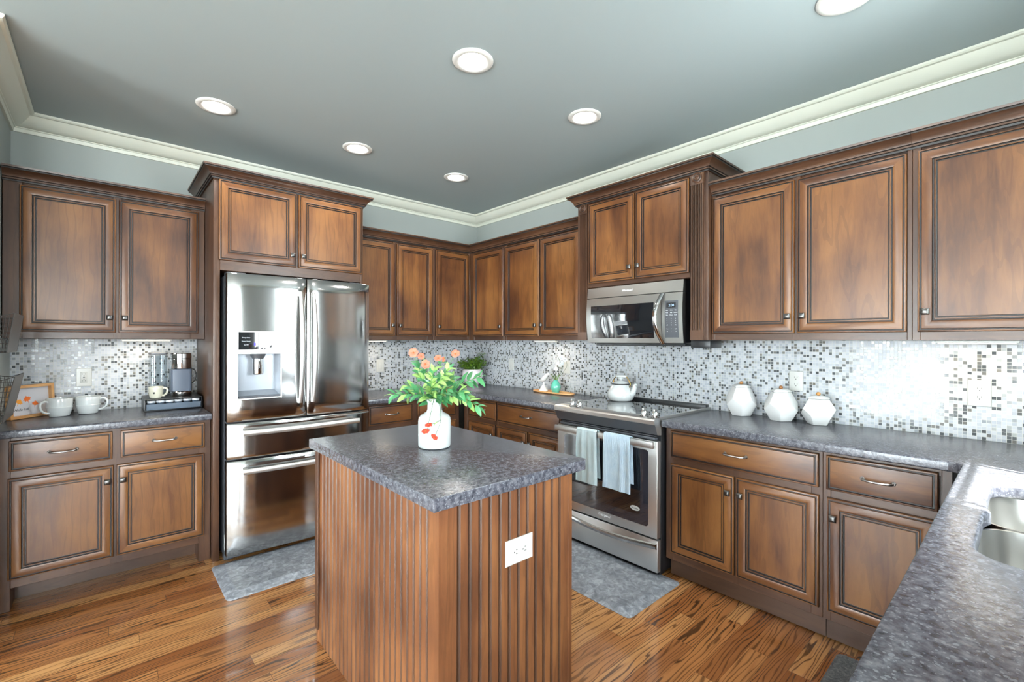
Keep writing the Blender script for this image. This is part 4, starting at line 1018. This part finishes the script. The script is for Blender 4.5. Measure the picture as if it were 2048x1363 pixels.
# bottle vase on the island
VX, VY = -1.975, -2.305
tag_v = thing('bottle_vase', 'white ceramic bottle vase holding the bouquet on the island', 'vase', (VX, VY, CT))
m = MB(); m.lathe([(0, .001), (.060, .001), (.066, .004), (.069, .012), (.069, .112), (.066, .126), (.056, .137), (.042, .144), (.034, .150), (.0305, .160), (.0300, .190), (.0335, .193), (.0340, .203), (.0315, .206), (.0275, .204), (.0265, .190), (.0265, .160), (.030, .150), (.060, .120), (.064, .100), (.064, .012), (0, .008)], (VX, VY, CT), 40); build('body', m, ['vase_white'], tag_v)
MOUTH = Vector((VX, VY, CT+.206)); DEP = (MOUTH-Vector((-3.026, -3.9811, 1.363))).dot(_F)
UPV = Vector((0, 0, 1))
def sprig(name, label, pts, r=.0016, leaves=None, blossoms=(), mat='stem', lm='leaf_d', branches=(), petal='petal', seed=1, cat='flower'):
    """pts: (px, py, extra depth); starts inside the vase neck"""
    rnd = random.Random(seed)
    t = thing(name, label, cat, (VX+rnd.uniform(-.008, .008), VY+rnd.uniform(-.008, .008), CT+.10), 'sprigs in the white vase')
    j = Vector((t.location.x-VX, t.location.y-VY, 0))
    base_ = [MOUTH+j+Vector((0, 0, -.10)), MOUTH+j*1.2+Vector((0, 0, -.02))]
    main = bez(base_+[at(px, py, DEP+dz) for px, py, dz in pts], 10)
    m = MB(); m.tube(main, [r*(1.25-.6*k/len(main)) for k in range(len(main))], 6)
    curves = [main]
    for bp in branches:
        st = min(main, key=lambda q: (q-at(bp[0][0], bp[0][1], DEP+bp[0][2])).length)
        cb = bez([st]+[at(px, py, DEP+dz) for px, py, dz in bp[1:]], 8); m.tube(cb, r*.7, 6); curves.append(cb)
    build('stem', m, [mat], t)
    if leaves:
        f = MB(); n, L, W, t0 = leaves
        for ci, cv in enumerate(curves):
            k = n if ci == 0 else max(4, n//2); s0 = (t0 if ci == 0 else .1)
            for i in range(k):
                s = s0+(1-s0)*(i/(k-1) if k > 1 else 1); ix = min(int(s*(len(cv)-1)), len(cv)-2); p = cv[ix]; d = (cv[ix+1]-cv[ix]).normalized()
                side = d.cross(UPV); side = side.normalized() if side.length > .1 else _R.copy()
                th = i*2.4+rnd.uniform(-.4, .4); ax = side*math.cos(th)+side.cross(d)*math.sin(th)
                dr2 = (d*rnd.uniform(.5, .9)+ax*rnd.uniform(.6, 1.0)+UPV*rnd.uniform(-.25, .15))
                sc_ = rnd.uniform(.75, 1.15)*(1-.25*s)
                if i == k-1: dr2 = d
                leaf(f, p, dr2, UPV+ax*.4+(-_F)*.5, L*sc_, W*sc_, rnd.choice((0, 0, 1)), rnd.uniform(.05, .4))
        build('leaves', f, [lm, 'leaf_l'] if lm == 'leaf_d' else [lm, 'leaf_d'] if lm == 'leaf_l' else [lm, lm], t)
    for k, (px, py, dz, R_, nv) in enumerate(blossoms):
        flower(t, at(px, py, DEP+dz), nv, R_, petal, seed*10+k)
    return t
FC = -_F
sprig('flower_sprig', 'coral flower sprig with three blossoms, highest at the upper left of the bouquet', [(864, 780, .0), (856, 745, .01), (851, 727, .01)], leaves=(5, .034, .014, .45), lm='leaf_l',
      blossoms=[(827, 705, -.01, .0205, FC+UPV*.2), (842, 712, .03, .016, FC+_R*.5+UPV*.4), (851, 728, -.02, .019, FC+_R*.3)], branches=[((858, 755, 0), (845, 735, 0), (842, 714, .03)), ((860, 765, 0), (838, 735, -.01), (828, 708, -.008))], seed=2)
sprig('flower_sprig', 'coral flower sprig with two blossoms, at the top centre of the bouquet', [(868, 775, .02), (873, 745, .03), (877, 719, .03)], leaves=(4, .034, .014, .5), lm='leaf_l',
      blossoms=[(876, 716, .028, .0175, FC+UPV*.8), (887, 718, .04, .012, FC*.6+_R)], branches=[((874, 740, .03), (882, 727, .04), (886, 720, .04))], seed=3)
sprig('flower_sprig', 'coral flower sprig with one blossom, leaning to the upper right of the bouquet', [(872, 780, .04), (888, 750, .06), (909, 709, .07)], leaves=(4, .04, .016, .35), lm='leaf_l',
      blossoms=[(911, 707, .07, .019, FC+UPV*.5)], seed=4)
sprig('flower_sprig', 'drooping flower sprig with two red-coral blossoms, hanging over the left front of the vase', [(868, 797, -.045), (864, 815, -.075), (857, 846, -.080), (853, 862, -.080)], mat='darkstem', leaves=(2, .022, .011, .45), lm='leaf_l', petal='petal2',
      blossoms=[(857, 850, -.084, .0160, UPV*1.0+FC*.45), (851, 862, -.088, .0165, UPV*.8+FC*.5)], seed=5)
sprig('flower_sprig', 'drooping flower sprig with one red-coral blossom, lowest over the front of the vase', [(876, 797, -.045), (881, 820, -.078), (881, 842, -.082), (870, 872, -.084)], mat='darkstem', leaves=(3, .022, .011, .40), lm='leaf_l', petal='petal2',
      blossoms=[(869, 873, -.090, .0170, FC*.8-UPV*.5-_R*.5)], branches=[((881, 840, -.082), (873, 845, -.084), (866, 847, -.084))], seed=6)
sprig('leafy_sprig', 'leafy sprig with a pink bud, in the middle right of the bouquet', [(874, 795, -.03), (886, 785, -.05), (893, 777, -.055)], leaves=(12, .050, .028, .30), lm='leaf_d', blossoms=[(893, 781, -.06, .010, _R), (895, 774, -.06, .008, UPV)], seed=7, cat='plant sprig')
sprig('leafy_sprig', 'deep green leafy sprig reaching far left from the vase', [(846, 790, -.02), (815, 789, -.03), (782, 789, -.03)], r=.002, leaves=(30, .058, .030, .22), seed=8, cat='plant sprig', branches=[((840, 790, -.02), (825, 775, .0), (812, 772, .01))])
sprig('leafy_sprig', 'deep green leafy sprig reaching up to the right, ending near the potted plant', [(884, 790, .0), (920, 768, .02), (962, 752, .03)], r=.002, leaves=(34, .060, .031, .22), seed=9, cat='plant sprig')
sprig('leafy_sprig', 'deep green leafy sprig drooping to the lower right of the bouquet', [(888, 790, -.02), (925, 795, -.03), (958, 814, -.03)], r=.002, leaves=(34, .058, .030, .22), seed=10, cat='plant sprig', branches=[((900, 790, -.02), (920, 783, -.05), (930, 790, -.06))])
sprig('leafy_sprig', 'pale green leafy sprig standing upright at the centre of the bouquet', [(863, 785, -.02), (862, 765, -.03), (868, 738, -.03)], r=.0018, leaves=(44, .044, .025, .22), lm='leaf_l', seed=11, cat='plant sprig', branches=[((862, 770, -.03), (842, 755, -.02), (838, 732, -.02)), ((864, 775, -.03), (884, 755, -.02), (900, 735, -.02))])
sprig('leafy_sprig', 'deep green leafy sprig at the back of the bouquet, half hidden by the others', [(872, 780, .06), (893, 765, .08), (905, 758, .09)], r=.0018, leaves=(22, .055, .040, .25), lm='leaf_d', seed=12, cat='plant sprig')

# potted plant in the corner
PX_, PY_ = -.195, -.185
t = thing('potted_plant', 'bushy green plant in a pale rounded pot in the counter corner', 'plant', (PX_, PY_, CT))
m = MB(); m.lathe([(0, .001), (.060, .001), (.068, .006), (.092, .045), (.108, .090), (.109, .120), (.100, .150), (.090, .162), (.086, .162), (.094, .148), (.100, .120), (0, .118)], (PX_, PY_, CT), 36); build('pot', m, ['lavpot'], t)
rnd = random.Random(5); f = MB(); stems = MB()
for k in range(46):
    a = rnd.uniform(0, 2*math.pi); rr = rnd.uniform(.02, .085); h = rnd.uniform(.15, .20); tip = Vector((PX_+math.cos(a)*rnd.uniform(.03, .145), PY_+math.sin(a)*rnd.uniform(.03, .145), CT+rnd.uniform(.17, .29)))
    if k < 5: tip = Vector((PX_+.07+rnd.uniform(-.02, .02), PY_-.09+rnd.uniform(-.02, .02), CT+rnd.uniform(.29, .335)))
    if k % 3 == 0: tip = Vector((PX_, PY_, CT+rnd.uniform(.15, .27)))+_R*rnd.choice((-1, 1))*rnd.uniform(.09, .145)-_F*rnd.uniform(0, .06)
    tip.x = min(tip.x, -.04); tip.y = min(tip.y, -.04)
    b0 = Vector((PX_+math.cos(a)*rr*.6, PY_+math.sin(a)*rr*.6, CT+.125)); cv = bez([b0, b0.lerp(tip, .5)+Vector((0, 0, .03)), tip], 5); stems.tube(cv, .0011, 4)
    for q in range(2, len(cv)):
        for s in range(2): leaf(f, cv[q], Vector((rnd.uniform(-1, 1), rnd.uniform(-1, 1), rnd.uniform(-.3, .7))), UPV+Vector((rnd.uniform(-.5, .5), rnd.uniform(-.5, .5), 0)), rnd.uniform(.024, .040), rnd.uniform(.014, .022), rnd.choice((0, 0, 1)), .3, 3)
for i, v in enumerate(f.v):
    f.v[i] = (min(v[0], -.012), min(v[1], -.012), v[2])
build('stems', stems, ['stem'], t); build('foliage', f, ['leaf_m', 'leaf_m'], t)

# tray with bird and small vase
TX, TY = -.135, -1.265
m = MB(); R_ = .0
def oval(ins, z, n=40, a=.225, b=.062): return [(TX+math.copysign(abs(math.sin(2*math.pi*i/n))**.7, math.sin(2*math.pi*i/n))*(b-ins), TY+math.copysign(abs(math.cos(2*math.pi*i/n))**.55, math.cos(2*math.pi*i/n))*(a-ins), z) for i in range(n)]
m.loft([oval(.010, CT+.001), oval(.0, CT+.008), oval(0, CT+.017), oval(.003, CT+.019), oval(.010, CT+.018), oval(.014, CT+.011), oval(.03, CT+.010)]); tag(build('wooden_tray', m, ['bamboo'], ang=40, origin=(TX, TY, CT)), 'long light wood tray under the bird and the orchid', 'tray')
BX, BY, BZ = TX-.005, TY+.110, CT+.0115
t = thing('bird_figurine', 'white bird figurine on a flared base, standing on the wooden tray', 'figurine', (BX, BY, BZ))
m = MB(); m.lathe([(0, .0005), (.040, .0005), (.042, .004), (.034, .020), (.018, .045), (.009, .060), (.010, .068), (.006, .078), (0, .080)], (BX, BY, BZ), 28); build('base', m, ['matte_white'], t)
m = MB(); rings = []
for s, w_, h_, z in ((-.070, .004, .003, .088), (-.050, .010, .006, .090), (-.030, .014, .010, .095), (-.010, .020, .020, .104), (.012, .024, .026, .114), (.030, .020, .021, .128), (.042, .015, .016, .143), (.052, .012, .012, .150), (.062, .005, .005, .150), (.070, .001, .001, .149)):
    rings.append([(BX+w_*math.cos(2*math.pi*i/16), BY-s, BZ+z+h_*math.sin(2*math.pi*i/16)) for i in range(16)])
m.loft(rings); build('bird', m, ['matte_white'], t, ang=80)
OX, OY, OZ = TX-.005, TY-.035, CT+.0115
t = thing('bud_vase', 'small sea-green patterned vase on the wooden tray', 'vase', (OX, OY, OZ))
m = MB(); prof = [(0, .0005), (.026, .0005), (.030, .004), (.041, .028), (.044, .045), (.040, .065), (.028, .088), (.020, .100), (.0205, .108), (.017, .108), (.017, .100), (.02, .09), (0, .088)]
m.lathe(prof, (OX, OY, OZ), 32)
for i, v in enumerate(m.v):
    a = math.atan2(v[1]-OY, v[0]-OX); z = v[2]-OZ
    if .004 < z < .09 and math.hypot(v[0]-OX, v[1]-OY) > .025:
        k = 1+.035*math.sin(a*8+z*180)*math.sin(a*8-z*180); m.v[i] = (OX+(v[0]-OX)*k, OY+(v[1]-OY)*k, v[2])
build('body', m, ['green_glass'], t)
t = thing('orchid_stems', 'white orchid stems with grassy leaves in the sea-green vase', 'flower', (OX, OY, OZ+.09))
DO = (Vector((OX, OY, OZ))-Vector((-3.026, -3.9811, 1.363))).dot(_F)
m = MB(); c0 = Vector((OX, OY, OZ+.092)); s1 = bez([c0, at(1125, 738, DO), at(1121, 724, DO), at(1116, 714, DO-.02)], 10); s2 = bez([c0+Vector((0, -.004, 0)), at(1132, 735, DO), at(1133, 724, DO), at(1129, 717, DO)], 10)
s3 = bez([c0, at(1122, 740, DO), at(1117, 733, DO), at(1112, 737, DO)], 10)
for sx_ in (s1, s2, s3): m.tube(sx_, .0014, 6)
build('stem', m, ['darkstem'], t)
m = MB(); rnd = random.Random(3)
for k in range(14): leaf(m, c0+Vector((rnd.uniform(-.006, .006), rnd.uniform(-.006, .006), 0)), Vector((rnd.uniform(-.5, .5), rnd.uniform(-.5, .5), 1)), Vector((rnd.uniform(-1, 1), rnd.uniform(-1, 1), .1)), rnd.uniform(.05, .085), .008, 0, .15, 4)
build('leaves', m, ['leaf_m'], t)
for k, (px, py, dz, r_) in enumerate(((1118, 709, -.01, .016), (1124, 715, .0, .022), (1130, 719, .0, .020), (1124, 726, -.02, .020), (1116, 726, -.01, .014), (1112, 737, 0, .017), (1119, 731, .01, .012))): flower(t, at(px, py, DO+dz), FC+_R*rnd.uniform(-.5, .5)+UPV*rnd.uniform(-.3, .5), r_, 'orchid', 40+k, 'petals')

# kettle on the cooktop
KX, KY, KZ = -.175, -1.985, .9290
t = thing('tea_kettle', 'white enamel tea kettle with arched handle, standing on the cooktop', 'kettle', (KX, KY, KZ))
m = MB(); m.lathe([(0, .0005), (.075, .0005), (.082, .004), (.094, .022), (.098, .042), (.094, .065), (.082, .090), (.070, .108), (.064, .118), (.060, .120), (0, .120)], (KX, KY, KZ), 40); bd = build('body', m, ['white'], t)
m = MB(); m.lathe([(.066, .119), (.066, .1235), (.062, .126), (.046, .138), (.026, .146), (.012, .149), (0, .149)], (KX, KY, KZ), 36, ms=[1, 1, 0, 0, 0, 0]); ld = build('lid', m, ['white', 'black'], t)
m = MB(); m.lathe([(.010, .148), (.010, .154), (.018, .160), (.019, .166), (.014, .171), (0, .172)], (KX, KY, KZ), 24); build('knob', m, ['white'], ld)
sp = bez([Ew(-KY+.070, -KX, KZ+.045), Ew(-KY+.100, -KX, KZ+.060), Ew(-KY+.113, -KX, KZ+.090), Ew(-KY+.122, -KX, KZ+.118), Ew(-KY+.133, -KX, KZ+.124)], 6)
m = MB(); m.tube(sp, [.026-.016*k/(len(sp)-1) for k in range(len(sp))], 16); build('spout', m, ['white'], t)
kc = -KY
h1 = bez([Ew(kc-.066, -KX, KZ+.125), Ew(kc-.062, -KX, KZ+.150), Ew(kc-.040, -KX, KZ+.176)], 6); h2 = bez([Ew(kc+.066, -KX, KZ+.085), Ew(kc+.082, -KX, KZ+.125), Ew(kc+.060, -KX, KZ+.165), Ew(kc+.048, -KX, KZ+.177)], 6)
m = MB(); m.tube(h1, .004, 8); hh_ = build('handle_wire', m, ['brass'], t); m = MB(); m.tube(h2, .004, 8); build('handle_wire', m, ['brass'], t)
m = MB(); m.tube([Ew(kc-.042, -KX, KZ+.177), Ew(kc-.040, -KX, KZ+.177), Ew(kc-.02, -KX, KZ+.178), Ew(kc+.02, -KX, KZ+.178), Ew(kc+.048, -KX, KZ+.177), Ew(kc+.050, -KX, KZ+.177)], [.006, .0095, .011, .011, .0095, .006], 14); build('handle_grip', m, ['white'], t)

# faceted lidded jars
def jar(x, y, R_, zs, ang, label):
    t = thing('lidded_jar', label, 'jar', (x, y, CT), 'white faceted jars')
    h = .795*R_*zs; rw = [(.607*R_, -.795, 0), (.982*R_, -.188, 0), (.982*R_, .188, 36), (.607*R_, .795, 36)]
    m = MB(); vs = []
    for r, z, off in rw: vs += [(x+r*math.cos(math.radians(ang+off+72*k)), y+r*math.sin(math.radians(ang+off+72*k)), CT+.0006+h+z*R_*zs) for k in range(5)]
    fs = [[4, 3, 2, 1, 0], [15, 16, 17, 18, 19]]
    for k in range(5):
        j = (k+1) % 5; fs.append([k, j, 5+j, 10+k, 5+k]); fs.append([15+k, 10+k, 5+j, 10+j, 15+j])
    m.add(vs, fs); build('body', m, ['matte_white'], t, bevel=.0022, segs=2, ang=25)
    zt = CT+.0006+2*h; m = MB(); rr = .607*R_
    ring = lambda r, z: [(x+r*math.cos(math.radians(ang+36+72*k)), y+r*math.sin(math.radians(ang+36+72*k)), z) for k in range(5)]
    m.loft([ring(rr*.97, zt+.0004), ring(rr*1.06, zt+.003), ring(rr*1.04, zt+.007), ring(rr*.62, zt+.018)]); l = build('lid', m, ['matte_white'], t, bevel=.001, segs=1, ang=25)
    m = MB(); m.sphere((x, y, zt+.027), .0108, 14); build('knob', m, ['knobwood'], l)
jar(-.108, -2.815, .088, 1.22, 205, 'tallest white faceted jar with wooden knob, nearest the range')
jar(-.128, -3.042, .090, 1.13, 196, 'middle white faceted jar with wooden knob, before an outlet')
jar(-.112, -3.222, .083, 1.05, 170, 'smallest white faceted jar with wooden knob, farthest from the range')

# coffee corner
def mug(x, y, r, h, ang, label, mat='white', group='mugs on the coffee counter', z=CT, name='coffee_mug', rib=True):
    t = thing(name, label, 'mug', (x, y, z), group)
    m = MB(); m.lathe([(0, .001), (r*.68, .001), (r*.74, .003), (r*.80, h*.12), (r*.93, h*.38), (r*(.99 if rib else .95), h*.52), (r*.955, h*.54), (r*.98, h*.80), (r, h*.985), (r*.985, h), (r*.95, h*.985), (r*.90, h*.5), (r*.72, h*.10), (0, h*.08)], (x, y, z), 36); b = build('body', m, [mat], t)
    ca, sa = math.cos(ang), math.sin(ang); m = MB()
    pts = [(r*.93, .83), (r*1.22, .88), (r*1.55, .74), (r*1.50, .46), (r*1.18, .26), (r*.86, .22)]
    m.tube(bez([(x+ca*a, y+sa*a, z+h*b_) for a, b_ in pts], 6), .0058, 10); build('handle', m, [mat], t); return t
mug(-3.222, -.178, .060, .106, math.radians(215), 'white mug with its handle to the left, before the framed leaf print')
mug(-3.098, -.150, .060, .106, math.radians(-20), 'white mug with its handle to the right, below the outlet')
# pod drawer
DX0, DX1, DY0, DY1 = -2.838, -2.535, -.330, -.030
t = thing('pod_drawer', 'black coffee pod drawer under the coffee maker', 'drawer', ((DX0+DX1)/2, (DY0+DY1)/2, CT))
m = MB(); m.box((DX0, DY0+.006, CT+.001), (DX1, DY1, CT+.008)); m.box((DX0, DY0+.006, CT+.008), (DX0+.006, DY1, CT+.072)); m.box((DX1-.006, DY0+.006, CT+.008), (DX1, DY1, CT+.072)); m.box((DX0+.006, DY1-.006, CT+.008), (DX1-.006, DY1, CT+.072)); m.box((DX0, DY0, CT+.072), (DX1, DY1, CT+.078)); build('frame', m, ['black'], t, bevel=.002, segs=1)
m = MB(); m.box((DX0+.010, DY0+.002, CT+.010), (DX1-.010, DY0+.010, CT+.046)); m.box((DX0+.010, DY0+.012, CT+.010), (DX1-.010, DY1-.02, CT+.014)); build('tray', m, ['pod'], t)
for k in range(6):
    c = (DX0+.036+.0465*k, DY0+.036, CT+.014); m = MB(); m.lathe([(.017, 0), (.021, .038), (.0225, .040), (.0225, .052), (0, .0525)], c, 18, ms=[1, 1, 0, 0]); build('coffee_pod', m, ['podlid', 'pod'], t)
ZD = CT+.078
mug(-2.777, -.262, .040, .074, math.radians(-25), 'small cream mug with a dark leaf mark on the pod drawer', 'cream', None, ZD, 'cream_mug', False)
m = MB(); 
for a, L in ((.5, .016), (1.1, .020), (1.7, .014)):
    p = Vector((-2.777-.0145, -.262-.0385, ZD+.030)); d = Vector((math.cos(a)*.93, -math.cos(a)*-.35, math.sin(a)))
    n0 = Vector((-.36, -.93, 0)); s = n0.cross(d).normalized(); m.add([p+n0*.0006, p+d*L*.5+s*L*.22+n0*.0006, p+d*L+n0*.0004, p+d*L*.5-s*L*.22+n0*.0006], [(0, 1, 2, 3)])
build('leaf_mark', m, ['ink'], bpy.data.objects['cream_mug'], smooth=False)
# coffee maker
t = thing('coffee_maker', 'slim slate-blue single-cup coffee maker with a steel head on the pod drawer', 'coffee maker', (-2.640, -.20, ZD))
cx_, cy_ = -2.640, -.195
m = MB(); m.lathe([(0, .001), (.056, .001), (.058, .004), (.058, .028), (.054, .032), (0, .032)], (cx_, cy_-.01, ZD), 36); build('drip_base', m, ['chrome'], t)
m = MB(); m.loft([[(x, y, z) for x, y in rrect(cx_-.058, cx_+.058, cy_-.045, cy_+.075, .018, 4)] for z in (ZD+.033, ZD+.180)]); m.box((cx_-.05, cy_+.0, ZD+.0005), (cx_+.05, cy_+.07, ZD+.033)); build('body', m, ['slate'], t, bevel=.002, segs=1)
m = MB(); m.lathe([(0, .180), (.052, .180), (.056, .183), (.0575, .188), (.0575, .246), (.056, .248), (.056, .250)], (cx_, cy_, ZD), 36); build('brew_head', m, ['chrome'], t)
m = MB(); m.lathe([(.057, .250), (.0585, .252), (.0585, .281), (.054, .285), (.046, .285), (.044, .281), (0, .281)], (cx_, cy_, ZD), 36, ms=[1, 0, 0, 1, 1, 1]); build('lid_ring', m, ['chrome', 'black'], t)
m = MB(); m.tube(bez([(cx_+.055, cy_+.05, ZD+.185), (cx_+.085, cy_+.05, ZD+.165), (cx_+.092, cy_+.05, ZD+.120), (cx_+.075, cy_+.05, ZD+.085), (cx_+.057, cy_+.05, ZD+.080)], 8), .0025, 8); build('cord', m, ['black'], t)
# clear water tank behind the cream mug
t = thing('water_tank', 'clear plastic water tank with dark lid, behind the cream mug', 'water tank', (-2.757, -.11, ZD))
m = MB(); x0, x1, y0, y1 = -2.803, -2.711, -.165, -.055
for ins, zz0, zz1 in ((0, .001, .275),):
    a = rrect(x0, x1, y0, y1, .016, 4); b = rrect(x0+.003, x1-.003, y0+.003, y1-.003, .014, 4)
    m.loft([[(x, y, ZD+zz0) for x, y in a], [(x, y, ZD+zz1) for x, y in a], [(x, y, ZD+zz1) for x, y in b], [(x, y, ZD+.006) for x, y in b]])
build('tank', m, ['clear'], t)
m = MB(); m.loft([[(x, y, ZD+z) for x, y in rrect(x0-.003, x1+.003, y0-.003, y1+.003, .018, 4)] for z in (.276, .290)]); build('lid', m, ['darkgrey'], t, bevel=.002, segs=1)
m = MB(); m.tube(bez([(x0, -.11, ZD+.235), (x0-.030, -.11, ZD+.240), (x0-.036, -.11, ZD+.20), (x0-.034, -.11, ZD+.13), (x0-.022, -.11, ZD+.118), (x0, -.11, ZD+.12)], 6), .005, 8); build('handle', m, ['clear'], t)

# framed leaf print in the corner
A = Vector((-3.412, -.232, CT)); B = Vector((-3.246, -.050, CT)); ux = (B-A).normalized(); wv_ = (B-A).length; nf = Vector((ux.y, -ux.x, 0)); hv = (UPV-nf*.06).normalized(); Hh = .188
def FP(u, d, v): return tuple(A+ux*u+nf*d+hv*v+UPV*.0022)
t = thing('picture_frame', 'light wood frame with an autumn leaf print, leaning in the corner', 'picture frame', tuple((A+B)/2))
m = WB(FP)
for b0, b1 in (((0, -.028, 0), (wv_, 0, .016)), ((0, -.028, Hh-.016), (wv_, 0, Hh)), ((0, -.028, .016), (.016, 0, Hh-.016)), ((wv_-.016, -.028, .016), (wv_, 0, Hh-.016))):
    p, q = b0, b1; m.wadd([(p[0], p[1], p[2]), (q[0], p[1], p[2]), (q[0], q[1], p[2]), (p[0], q[1], p[2]), (p[0], p[1], q[2]), (q[0], p[1], q[2]), (q[0], q[1], q[2]), (p[0], q[1], q[2])], [(0, 3, 2, 1), (4, 5, 6, 7), (0, 1, 5, 4), (1, 2, 6, 5), (2, 3, 7, 6), (3, 0, 4, 7)])
build('border', m, ['bamboo'], t, smooth=False)
m = WB(FP); m.wadd([(.0155, -.020, .0155), (wv_-.0155, -.020, .0155), (wv_-.0155, -.020, Hh-.0155), (.0155, -.020, Hh-.0155)], [(0, 1, 2, 3)]); pr_ = build('print', m, ['paper'], t, smooth=False)
ml = [(0, 1.0), (.10, .72), (.30, .80), (.26, .55), (.62, .62), (.50, .40), (.85, .25), (.52, .05), (.60, -.18), (.25, -.12), (.05, -.30), (.03, -.75), (-.03, -.75), (-.05, -.30)]
ml = ml+[(-a, b) for a, b in reversed(ml[1:11])]
for cu, cv, r_, rot, mm in ((.062, .088, .026, -.5, 'orange2'), (.110, .100, .028, .35, 'orange'), (.150, .070, .024, -.2, 'orange')):
    m = WB(FP); c_, s_ = math.cos(rot), math.sin(rot); pts = [(cu+(a*c_-b*s_)*r_, -.0196, cv+(a*s_+b*c_)*r_) for a, b in ml]; n = len(pts)
    m.wadd(pts+[(cu, -.0195, cv)], [(i, (i+1) % n, n) for i in range(n)]); build('leaf_print', m, [mm], pr_, smooth=False)
text('lettering', 'Hello Fall', .020, FP, .075, -.0195, .042, 'ink', pr_, shear=.35, extrude=.0001)

# wire baskets on the side wall
def basket(z0, z1, y0, y1, top, bot, label):
    t = thing('wire_basket', label, 'basket', (-3.438, (y0+y1)/2, z0), 'wire baskets on the side wall')
    X0 = -3.4385
    def xx(v): return X0+bot+(top-bot)*v
    m = MB()                                    # solid front sheet
    n = 6
    for k in range(n):
        a, b = k/n, (k+1)/n
        m.add([(xx(a), y0, z0+(z1-z0)*a), (xx(a), y1, z0+(z1-z0)*a), (xx(b), y1, z0+(z1-z0)*b), (xx(b), y0, z0+(z1-z0)*b), (xx(a)-.002, y0, z0+(z1-z0)*a), (xx(a)-.002, y1, z0+(z1-z0)*a), (xx(b)-.002, y1, z0+(z1-z0)*b), (xx(b)-.002, y0, z0+(z1-z0)*b)],
              [(0, 1, 2, 3), (4, 7, 6, 5), (0, 3, 7, 4), (1, 5, 6, 2)]+([(0, 4, 5, 1)] if k == 0 else [])+([(3, 2, 6, 7)] if k == n-1 else []))
    build('front_panel', m, ['sheet'], t)
    for yy in (y0, y1):
        m = MB(); nh = 9; nv = 8
        for k in range(nh+1):
            v = k/nh; z = z0+(z1-z0)*v; dip = -.012*math.sin(math.pi*.5) if k == nh else 0
            pts = [(X0+(xx(v)-.002-X0)*q/6, yy, z-(.016*math.sin(math.pi*q/6) if k == nh else 0)) for q in range(7)]; m.tube(pts, .0022 if k in (0, nh) else .0011, 6)
        for k in range(nv+1):
            f_ = k/nv; m.tube([(X0+(bot)*f_*.98+.001, yy, z0), (X0+(top)*f_*.98+.001, yy, z1-.016*math.sin(math.pi*f_))], .0018 if k in (0, nv) else .0011, 6)
        build('wire_end', m, ['wire'], t)
    m = MB(); 
    for k in range(7): m.tube([(X0+.002+(bot-.004)*k/6, y0, z0), (X0+.002+(bot-.004)*k/6, y1, z0)], .0011, 6)
    for k in range(9): m.tube([(X0+.001, y0+(y1-y0)*k/8, z0), (X0+bot, y0+(y1-y0)*k/8, z0)], .0011, 6)
    build('wire_bottom', m, ['wire'], t)
basket(1.305, 1.486, -.90, -.58, .106, .082, 'upper grey wire basket on the side wall at the left edge')
basket(.985, 1.195, -.90, -.58, .108, .068, 'lower grey wire basket on the side wall at the left edge')
